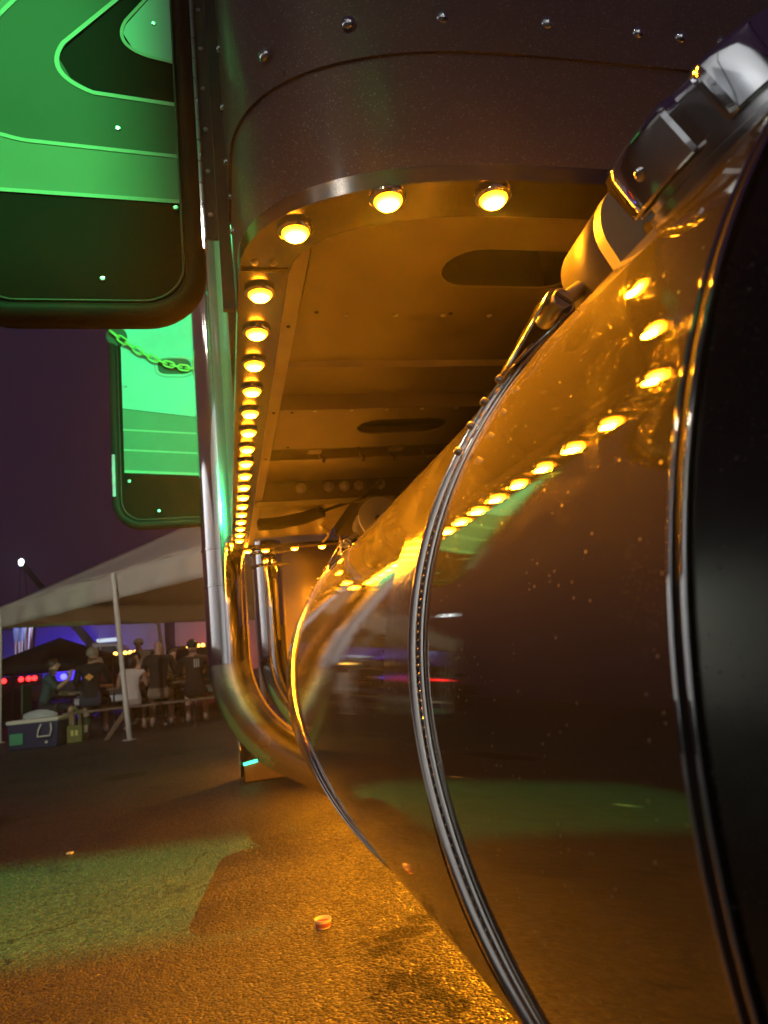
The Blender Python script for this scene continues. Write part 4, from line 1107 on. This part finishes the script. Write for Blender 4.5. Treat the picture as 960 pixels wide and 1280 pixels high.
# folding chair under the person in teal
ch = empty('folding_chair', (-3.02, 13.2, 0), 'dark folding camp chair under the person in teal polo', 'chair')
FAB = cloth('chair_fabric', (0.03, 0.035, 0.05))
mb = MB(); mb.box((-3.27, 12.95, 0.40), (-2.76, 13.45, 0.43)); build(mb, 'seat', FAB, ch, bevel=0.01)
mb = MB(); mb.box((-3.30, 12.95, 0.50), (-3.27, 13.45, 0.95)); build(mb, 'backrest', mat('teal_fabric', (0.03, 0.16, 0.13), 0.8), ch, bevel=0.01)
for a, b in (((-3.28, 12.95, 0.0), (-3.28, 12.95, 0.96)), ((-3.28, 13.45, 0.0), (-3.28, 13.45, 0.96)), ((-2.77, 12.95, 0.0), (-2.77, 12.95, 0.62)), ((-2.77, 13.45, 0), (-2.77, 13.45, 0.62))):
    mb = MB(); mb.cyl(a, b, 0.012, seg=8); build(mb, 'leg', TUBE, ch)

# ================================================================== COOLER, BAG, BOARD
ck = empty('cooler', (-2.80, 11.95, 0), 'navy blue ice cooler with white lid and swing handle', 'cooler')
ca_, sa_ = math.cos(R(-12)), math.sin(R(-12))
def ckp(x, y, z): return (-2.80+x*ca_-y*sa_, 11.95+x*sa_+y*ca_, z)
def ckbox(x0, x1, y0, y1, z0, z1, tap=0.0):
    mb = MB()
    lo_ = [ckp(x, y, z0) for x, y in ((x0+tap, y0+tap), (x1-tap, y0+tap), (x1-tap, y1-tap), (x0+tap, y1-tap))]
    hi_ = [ckp(x, y, z1) for x, y in ((x0, y0), (x1, y0), (x1, y1), (x0, y1))]
    mb.add(lo_+hi_, [(0, 3, 2, 1), (4, 5, 6, 7), (0, 1, 5, 4), (1, 2, 6, 5), (2, 3, 7, 6), (3, 0, 4, 7)]); return mb
NAVY = mat('navy_plastic', (0.022, 0.030, 0.085), 0.4)
WPL = mat('white_plastic', (0.62, 0.56, 0.50), 0.45)
build(ckbox(-0.37, 0.37, -0.2, 0.2, 0.004, 0.365, 0.02), 'body', NAVY, ck, bevel=0.012)
build(ckbox(-0.385, 0.385, -0.215, 0.215, 0.367, 0.425), 'lid', WPL, ck, bevel=0.015)
mb = MB(); mb.tube([ckp(0.13, -0.205, 0.34), ckp(0.11, -0.25, 0.26), ckp(0.10, -0.26, 0.17), ckp(0.28, -0.26, 0.17), ckp(0.30, -0.25, 0.26), ckp(0.27, -0.205, 0.34)], 0.013, 8); build(mb, 'handle', WPL, ck)
mb = MB(); mb.lathe([(0.02, 0), (0.02, 0.02), (0, 0.022)], ckp(0.2, -0.188, 0.08), (0, -1, 0), 10); build(mb, 'drain_plug', WPL, ck)
build(ckbox(-0.33, -0.14, -0.2035, -0.199, 0.08, 0.24), 'label_panel', mat('green_label', (0.05, 0.30, 0.16), 0.5), ck, smooth=0)
# clear ice bag on the lid
mb = MB(); c0 = Vector(ckp(0.0, 0.03, 0.426)); rows = []
for j in range(9):
    ph = PI/2*j/8
    rows.append([c0+Vector((0.24*math.cos(ph)*math.cos(t)*(1+0.12*math.sin(5*t+j)), 0.13*math.cos(ph)*math.sin(t)*(1+0.12*math.cos(4*t+2*j)), 0.12*math.sin(ph)+0.004)) for t in [2*PI*k/24 for k in range(24)]])
mb.strip(rows, closed_u=True); ice = build(mb, 'ice_bag', mat('clear_bag', (0.45, 0.47, 0.5), 0.12, spec=0.8, bump=1.0, bump_scale=30), None, smooth=25)
tag(ice, 'crumpled shiny plastic ice bag lying on the cooler lid', 'bag')
bag = empty('tote_bag', (-2.30, 12.0, 0), 'olive tote bag with upright handles beside the cooler', 'bag')
mb = MB(); mb.box((-2.41, 11.93, 0.004), (-2.19, 12.07, 0.26)); build(mb, 'bag_body', cloth('olive_canvas', (0.16, 0.15, 0.05)), bag, bevel=0.02)
for yy in (11.93, 12.07):
    mb = MB(); mb.tube([(-2.37, yy, 0.25), (-2.36, yy, 0.45), (-2.30, yy, 0.52), (-2.24, yy, 0.45), (-2.23, yy, 0.25)], 0.009, 8); build(mb, 'handle', cloth('olive_canvas', (0, 0, 0)), bag)
for xx in (-2.33, -2.27):
    mb = MB(); mb.box((xx-0.018, 11.927, 0.11), (xx+0.018, 11.9295, 0.19)); build(mb, 'bag_print', mat('yellow_print', (0.6, 0.5, 0.15), 0.6), bag, smooth=0)
mb = MB(); mb.prism([(-1.86, 11.75, 0.006), (-1.79, 11.75, 0.002), (-1.50, 12.05, 0.42), (-1.57, 12.05, 0.45)], (0.0, 0.03, 0.0))
bd = build(mb, 'wooden_board', WOOD, None, smooth=0); tag(bd, 'brown wooden board leaning beside the tent pole foot', 'board')

# ================================================================== BLACK POP-UP CANOPY
pc_ = empty('popup_canopy', (-4.0, 18.0, 0), 'black pop-up canopy standing behind the white tent', 'canopy')
mb = MB(); q = [(-5.1, 16.6), (-2.4, 16.6), (-2.4, 19.3), (-5.1, 19.3)]
mb.add([(x, y, 1.42) for x, y in q]+[(x, y, 1.28) for x, y in q]+[(-3.75, 17.95, 2.02)], [(0, 1, 8), (1, 2, 8), (2, 3, 8), (3, 0, 8), (0, 4, 5, 1), (1, 5, 6, 2), (2, 6, 7, 3), (3, 7, 4, 0)])
o = build(mb, 'canopy', cloth('black_canvas', (0.012, 0.011, 0.011)), pc_, smooth=20)
for x, y in q: mb = MB(); mb.cyl((x, y, 0), (x, y, 1.41), 0.02, seg=8); build(mb, 'leg', DARKSTEEL, pc_)

# ================================================================== VEHICLES AND TRAILERS FAR BEHIND
GLASSD = mat('dark_glass', (0.01, 0.01, 0.012), 0.08, spec=0.8)
AMB2 = mat('amber_marker', (0.9, 0.5, 0.1), 0.3, emit=(1.0, 0.50, 0.07), estr=9)
RED2 = mat('red_marker', (0.7, 0.02, 0.02), 0.3, emit=(1.0, 0.02, 0.02), estr=7)
WHT2 = mat('white_lamp', (0.9, 0.9, 0.9), 0.3, emit=(0.8, 0.9, 1.0), estr=12)
BLU2 = mat('blue_lamp', (0.1, 0.1, 0.9), 0.3, emit=(0.05, 0.05, 1.0), estr=9)
TYRE = mat('tyre', (0.012, 0.012, 0.012), 0.8)
def wheel(x, y, r, parent, w=0.22):
    mb = MB(); mb.lathe([(r*0.6, 0), (r*0.92, 0.0), (r, 0.03), (r, w-0.03), (r*0.92, w), (r*0.6, w)], (x, y, r), (1, 0, 0), 28); t = build(mb, 'wheel', TYRE, parent)
    mb = MB(); mb.lathe([(r*0.6, 0.02), (r*0.5, 0.05), (r*0.15, 0.06), (0, 0.06)], (x, y, r), (1, 0, 0), 20); build(mb, 'rim', STAINLESS, t)
def pickup(cx, y, label, paint, lamps, la, sc=1.0):
    root = empty('pickup_truck', (cx, y+2.4, 0), label, 'truck', 'pickup trucks parked behind the tent')
    w = 0.95
    mb = MB(); prof = [(0, 0.45), (0, 0.92), (0.12, 1.02), (1.15, 1.08), (1.15, 1.08), (3.0, 1.08), (5.2, 1.05), (5.2, 0.45)]
    mb.prism([(cx-w, y+a, b) for a, b in prof], (2*w, 0, 0)); body = build(mb, 'body', paint, root, bevel=0.05)
    mb = MB(); lo4 = [(cx-w+0.04, y+1.1, 1.07), (cx+w-0.04, y+1.1, 1.07), (cx+w-0.04, y+3.0, 1.07), (cx-w+0.04, y+3.0, 1.07)]
    hi4 = [(cx-w+0.2, y+1.65, 1.60), (cx+w-0.2, y+1.65, 1.60), (cx+w-0.2, y+2.8, 1.60), (cx-w+0.2, y+2.8, 1.60)]
    mb.add(lo4+hi4, [(0, 3, 2, 1), (4, 5, 6, 7), (0, 1, 5, 4), (1, 2, 6, 5), (2, 3, 7, 6), (3, 0, 4, 7)]); cab = build(mb, 'cab', paint, root, bevel=0.03)
    def gl4(a, b, c, d, n, off=0.006):
        mb = MB(); mb.prism([Vector(a)+n*off, Vector(b)+n*off, Vector(c)+n*off, Vector(d)+n*off], n*0.004); build(mb, 'window', GLASSD, cab, smooth=0)
    L = lambda i, j, s, t: (Vector(lo4[i]).lerp(Vector(lo4[j]), s)).lerp(Vector(hi4[i]).lerp(Vector(hi4[j]), s), t)
    nf = Vector((0, -0.69, 0.72))
    gl4(L(0, 1, 0.07, 0.12), L(0, 1, 0.93, 0.12), L(0, 1, 0.93, 0.90), L(0, 1, 0.07, 0.90), nf)
    gl4(L(1, 2, 0.12, 0.12), L(1, 2, 0.9, 0.12), L(1, 2, 0.85, 0.90), L(1, 2, 0.2, 0.90), Vector((0.95, 0, 0.3)))
    gl4(L(3, 0, 0.1, 0.12), L(3, 0, 0.88, 0.12), L(3, 0, 0.8, 0.90), L(3, 0, 0.15, 0.90), Vector((-0.95, 0, 0.3)))
    mb = MB(); mb.box((cx-0.55, y-0.02, 0.62), (cx+0.55, y-0.002, 0.88)); build(mb, 'grille', DARKSTEEL, root, smooth=0)
    for s in (-1, 1):
        mb = MB(); mb.box((cx+s*0.72-0.14, y-0.02, 0.70), (cx+s*0.72+0.14, y-0.002, 0.88)); build(mb, 'headlight', GLASSD, root, bevel=0.01)
        mb = MB(); mb.cyl((cx+s*0.62, y+1.75, 1.60), (cx+s*0.66, y+1.75, 2.45), 0.012, 0.006, seg=6); build(mb, 'whip_antenna', POLE, root)
        for yy in (0.95, 4.2): wheel(cx+s*0.86-0.11, y+yy, 0.38, root)
    mb = MB(); mb.box((cx-w, y-0.12, 0.42), (cx+w, y-0.003, 0.60)); build(mb, 'bumper', STAINLESS, root, bevel=0.02)
    for k in range(lamps):
        xx = cx+la+0.125*(k-(lamps-1)/2)
        mb = MB(); mb.lathe([(0.05, 0), (0.05, 0.03), (0.03, 0.055), (0, 0.06)], (xx, y+1.70, 1.625), (0, -1, 0), 12); build(mb, 'roof_lamp', AMB2, root)
    mb = MB(); mb.box((cx-0.8, y+1.72, 1.602), (cx+0.8, y+1.80, 1.66)); build(mb, 'light_bar', DARKSTEEL, root)
    return root
pickup(-2.62, 18.6, 'dark pickup truck with five amber roof lamps behind the tent', mat('dark_blue_paint', (0.02, 0.02, 0.05), 0.25, coat=0.6), 5, 0.0)
pickup(-0.55, 18.4, 'dark red pickup truck with four amber roof lamps behind the tent', mat('dark_red_paint', (0.09, 0.012, 0.012), 0.25, coat=0.6), 4, -0.25)
TRW = mat('trailer_skin', (0.55, 0.55, 0.55), 0.4, noise_amt=0.06, noise_scale=2)
def trailer(x0, x1, y, z0, z1, label, col, watts, xm):
    root = empty('box_trailer', ((x0+x1)/2, y+1.2, 0), label, 'trailer', 'box trailers at the back of the lot')
    mb = MB(); mb.box((x0, y, z0), (x1, y+2.4, z1)); build(mb, 'box', TRW, root, bevel=0.04)
    n = int((x1-x0)/0.6)
    for k in range(n+1):
        xx = x0+(x1-x0)*k/n; mb = MB(); mb.box((xx-0.02, y-0.012, z0+0.05), (xx+0.02, y-0.001, z1-0.05)); build(mb, 'side_post', TRW, root, smooth=0)
    for xx in (x0+0.8, x0+1.7):
        mb = MB(); mb.lathe([(0.3, 0), (0.47, 0), (0.5, 0.03), (0.5, 0.22), (0.47, 0.25), (0.3, 0.25)], (xx, y+0.1, 0.5), (0, 1, 0), 28); build(mb, 'wheel', TYRE, root)
    mb = MB(); mb.box((x1-1.2, y+0.3, 0.0), (x1-1.08, y+0.42, z0)); build(mb, 'landing_leg', DARKSTEEL, root)
    mb = MB(); mb.cyl((xm, y-1.25, 0), (xm, y-1.25, 1.28), 0.02, seg=8); mb.box((xm-0.12, y-1.3, 1.28), (xm+0.12, y-1.24, 1.42)); ll = build(mb, 'wash_lamp', DARKSTEEL, root, bevel=0.01)
    lamp('wash_source', 'POINT', (xm, y-1.1, 1.36), col, watts, ll, size=0.1)
trailer(-7.6, -2.15, 27, 0.9, 3.1, 'white box trailer washed in blue light behind the tent', (0.06, 0.03, 1.0), 120, -5.2)
trailer(-1.75, 3.0, 27, 0.9, 3.1, 'white box trailer washed in red light behind the tent', (1.0, 0.04, 0.02), 50, -0.2)
# wrecker with raised boom and hanging flag
tw = empty('tow_truck', (-5.0, 23.5, 0), 'dark tow truck with raised boom and white tip lamp behind the tent', 'truck')
mb = MB(); mb.box((-7.6, 22.6, 0.6), (-3.9, 24.6, 1.10)); build(mb, 'bed', DARKSTEEL, tw, bevel=0.04)
mb = MB(); mb.prism([(-3.85, 22.6, 0.6), (-2.2, 22.6, 0.6), (-2.2, 22.6, 1.35), (-2.9, 22.6, 1.45), (-3.1, 22.6, 2.05), (-3.85, 22.6, 2.12)], (0, 2.0, 0)); tcab = build(mb, 'cab', mat('white_truck_paint', (0.5, 0.5, 0.52), 0.3, coat=0.5), tw, bevel=0.05)
mb = MB(); mb.prism([(-3.70, 22.594, 1.45), (-3.02, 22.594, 1.45), (-3.18, 22.594, 1.96), (-3.70, 22.594, 1.98)], (0, -0.004, 0)); build(mb, 'window', GLASSD, tcab, smooth=0)
mb = MB(); mb.box((-3.75, 22.8, 2.13), (-3.2, 23.2, 2.22)); build(mb, 'beacon', mat('dim_beacon', (0.7, 0.75, 0.8), 0.3, emit=(0.7, 0.85, 1.0), estr=0.8), tw, bevel=0.02)
for xx in (-6.9, -5.9, -2.7):
    mb = MB(); mb.lathe([(0.3, 0), (0.47, 0), (0.5, 0.03), (0.5, 0.25), (0.47, 0.28), (0.3, 0.28)], (xx, 22.55, 0.5), (0, 1, 0), 28); build(mb, 'wheel', TYRE, tw)
mb = MB(); b0_, b1_ = Vector((-3.6, 23.9, 1.5)), Vector((-6.05, 23.9, 4.80)); dr = (b1_-b0_).normalized(); up = Vector((0, 1, 0)).cross(dr)
mb.add([b0_+up*s*0.13+Vector((0, t*0.13, 0)) for s, t in ((-1, -1), (1, -1), (1, 1), (-1, 1))]+[b1_+up*s*0.07+Vector((0, t*0.07, 0)) for s, t in ((-1, -1), (1, -1), (1, 1), (-1, 1))], [(0, 1, 2, 3), (4, 5, 6, 7), (0, 1, 5, 4), (1, 2, 6, 5), (2, 3, 7, 6), (3, 0, 4, 7)])
build(mb, 'boom', DARKSTEEL, tw, smooth=0)
mb = MB(); mb.lathe([(0, -0.12), (0.06, -0.08), (0.075, 0), (0.06, 0.08), (0, 0.12)], (-6.07, 23.85, 4.86), (0, 0, 1), 14); build(mb, 'boom_lamp', WHT2, tw)
lamp('boom_source', 'SPOT', (-6.07, 23.3, 4.72), (0.55, 0.65, 1.0), 900, tw, 0.06, aim=(-5.98, 23.8, 2.4), spot=34, blend=0.5)
for dx in (-0.10, 0.10):
    mb = MB(); mb.cyl((-6.05+dx*0.5, 23.85, 4.75), (-5.98+dx*1.8, 23.85, 2.86), 0.016, seg=6); build(mb, 'boom_cable', STAINLESS, tw)
for k, xx in enumerate((-6.55, -6.35, -6.2, -5.75, -5.55, -5.4)):
    mb = MB(); mb.lathe([(0.07, 0), (0.07, 0.03), (0, 0.05)], (xx, 22.59, 1.26-0.0*k), (0, -1, 0), 12); build(mb, 'tail_lamp', RED2, tw)
mb = MB(); mb.box((-6.9, 22.6, 1.10), (-5.2, 22.7, 1.36)); build(mb, 'lamp_bar', DARKSTEEL, tw)
for xx in (-5.95, -5.70):
    mb = MB(); mb.lathe([(0.10, 0), (0.10, 0.02), (0, 0.03)], (xx, 22.595, 0.85), (0, -1, 0), 14); build(mb, 'amber_reflector', mat('amber_reflector', (0.6, 0.25, 0.03), 0.3, emit=(1, 0.4, 0.03), estr=0.35), tw)
mb = MB(); mb.lathe([(0.09, 0), (0.09, 0.02), (0, 0.04)], (-4.62, 22.59, 1.22), (0, -1, 0), 12); build(mb, 'blue_lamp', BLU2, tw)
# flag hung vertically from the boom cables
def flag_mat():
    m = bpy.data.materials.new('flag_cloth'); m.use_nodes = True; nt = m.node_tree; b = nt.nodes['Principled BSDF']; L = nt.links.new
    tc = nt.nodes.new('ShaderNodeTexCoord'); sx = nt.nodes.new('ShaderNodeSeparateXYZ'); L(tc.outputs['UV'], sx.inputs[0])
    a = nt.nodes.new('ShaderNodeMath'); a.operation = 'MULTIPLY'; a.inputs[1].default_value = 6.5; L(sx.outputs[0], a.inputs[0])
    fr = nt.nodes.new('ShaderNodeMath'); fr.operation = 'FRACT'; L(a.outputs[0], fr.inputs[0])
    lt = nt.nodes.new('ShaderNodeMath'); lt.operation = 'LESS_THAN'; lt.inputs[1].default_value = 0.5; L(fr.outputs[0], lt.inputs[0])
    m1 = nt.nodes.new('ShaderNodeMix'); m1.data_type = 'RGBA'; m1.inputs['A'].default_value = (0.75, 0.75, 0.78, 1); m1.inputs['B'].default_value = (0.30, 0.02, 0.03, 1); L(lt.outputs[0], m1.inputs['Factor'])
    cx = nt.nodes.new('ShaderNodeMath'); cx.operation = 'LESS_THAN'; cx.inputs[1].default_value = 0.54; L(sx.outputs[0], cx.inputs[0])
    cy = nt.nodes.new('ShaderNodeMath'); cy.operation = 'GREATER_THAN'; cy.inputs[1].default_value = 0.48; L(sx.outputs[1], cy.inputs[0])
    an = nt.nodes.new('ShaderNodeMath'); an.operation = 'MULTIPLY'; L(cx.outputs[0], an.inputs[0]); L(cy.outputs[0], an.inputs[1])
    mp = nt.nodes.new('ShaderNodeMapping'); mp.inputs['Scale'].default_value = (13, 17, 1); L(tc.outputs['UV'], mp.inputs['Vector'])
    vo = nt.nodes.new('ShaderNodeTexVoronoi'); vo.inputs['Scale'].default_value = 1.0; vo.inputs['Randomness'].default_value = 0.0; L(mp.outputs[0], vo.inputs['Vector'])
    st = nt.nodes.new('ShaderNodeMath'); st.operation = 'LESS_THAN'; st.inputs[1].default_value = 0.3; L(vo.outputs['Distance'], st.inputs[0])
    m2 = nt.nodes.new('ShaderNodeMix'); m2.data_type = 'RGBA'; m2.inputs['A'].default_value = (0.02, 0.03, 0.22, 1); m2.inputs['B'].default_value = (0.75, 0.75, 0.78, 1); L(st.outputs[0], m2.inputs['Factor'])
    m3 = nt.nodes.new('ShaderNodeMix'); m3.data_type = 'RGBA'; L(an.outputs[0], m3.inputs['Factor']); L(m1.outputs['Result'], m3.inputs['A']); L(m2.outputs['Result'], m3.inputs['B'])
    L(m3.outputs['Result'], b.inputs['Base Color']); b.inputs['Roughness'].default_value = 0.8
    return m
mb = MB(); nx_, nz_ = 24, 16; rows = []
for j in range(nz_+1):
    rows.append([(-6.28+0.62*i/nx_-0.02*(j/nz_)*(i/nx_)*0-0.05*j/nz_*(i/nx_), 23.82+0.05*math.sin(i*0.8+j*0.15), 2.90-0.92*j/nz_+0.05*(i/nx_)*(j/nz_)) for i in range(nx_+1)])
mb.strip(rows); fl = build(mb, 'flag', flag_mat(), None, smooth=60); tag(fl, 'striped flag with starred blue canton hanging down behind the tent', 'flag')
uv = fl.data.uv_layers.new(name='UVMap')
for p in fl.data.polygons:
    for li in p.loop_indices:
        vi = fl.data.loops[li].vertex_index; uv.data[li].uv = ((vi % (nx_+1))/nx_, 1-(vi//(nx_+1))/nz_)

# long white trailer, unseen, added as a bright surface for the chrome to reflect
root = empty('reflector_trailer', (-9.5, -1.0, 0), 'long white semi trailer added out of view for the chrome to reflect', 'trailer')
mb = MB(); mb.box((-10.8, -8.0, 1.1), (-8.3, 5.5, 4.0)); build(mb, 'box', TRW, root, bevel=0.05)
for k in range(12):
    yy = -7.6+k*1.13; mb = MB(); mb.box((-8.298, yy-0.03, 1.15), (-8.285, yy+0.03, 3.95)); build(mb, 'side_post', TRW, root, smooth=0)
for yy in (-6.8, -5.6):
    for xx in (-10.6, -8.75): wheel(xx, yy, 0.5, root, 0.3)
for xx in (-10.3, -8.8):
    mb = MB(); mb.box((xx-0.06, 3.6, 0.0), (xx+0.06, 3.72, 1.1)); build(mb, 'landing_leg', DARKSTEEL, root)

root = empty('warehouse', (-2.0, -18, 0), 'white ribbed metal warehouse with a roll-up door, added out of view for the chrome to reflect', 'building')  # unseen building added as a tall pale wall for the stack's reflections
mb = MB(); mb.box((-14, -22, 0), (10, -14, 8.2)); build(mb, 'wall', TRW, root, smooth=0)
mb = MB(); mb.prism([(-14.4, -13.6, 8.2), (-14.4, -22.4, 8.2), (-14.4, -18, 9.6)], (24.8, 0, 0)); build(mb, 'roof', DARKSTEEL, root, smooth=0)
for k in range(33):
    xx = -13.9+k*0.74
    if -4.2 < xx < 0.2: continue
    mb = MB(); mb.box((xx-0.05, -14.0, 0.1), (xx+0.05, -13.96, 8.1)); build(mb, 'wall_rib', TRW, root, smooth=0)
mb = MB(); mb.box((-4.1, -13.995, 0.0), (0.1, -13.95, 4.4)); dr_ = build(mb, 'roll_door', mat('door_steel', (0.30, 0.31, 0.32), 0.4, 0.5), root, smooth=0)
for k in range(10):
    mb = MB(); mb.box((-4.0, -13.949, 0.2+0.42*k), (0.0, -13.93, 0.24+0.42*k)); build(mb, 'door_slat', MATS['door_steel'], dr_, smooth=0)
light_pole(2.2, -4.5, 6.2, 'fourth white lot lamp on a pole, trained on the warehouse', (-2.0, -14.0, 4.2), (0.95, 0.97, 1.0), 6000.0, 84, (1.0, 0.95, 0.85), size=0.15)  # added lamp that makes the warehouse wall bright enough to reflect

# ================================================================== HAZE: thin volume added to stand in for lens glow round the lamps
mb = MB(); mb.box((-124, -64, -1), (124, 184, 10.5)); hz = build(mb, 'haze', mat('glow_haze', (1, 1, 1)), None, smooth=0); hz['kind'] = 'stuff'
nt = MATS['glow_haze'].node_tree; nt.nodes.remove(nt.nodes['Principled BSDF'])
pv = nt.nodes.new('ShaderNodeVolumePrincipled'); pv.inputs['Density'].default_value = HAZE; pv.inputs['Anisotropy'].default_value = 0.82; pv.inputs['Color'].default_value = (0.9, 0.9, 0.9, 1)
nt.links.new(pv.outputs[0], nt.nodes['Material Output'].inputs['Volume'])
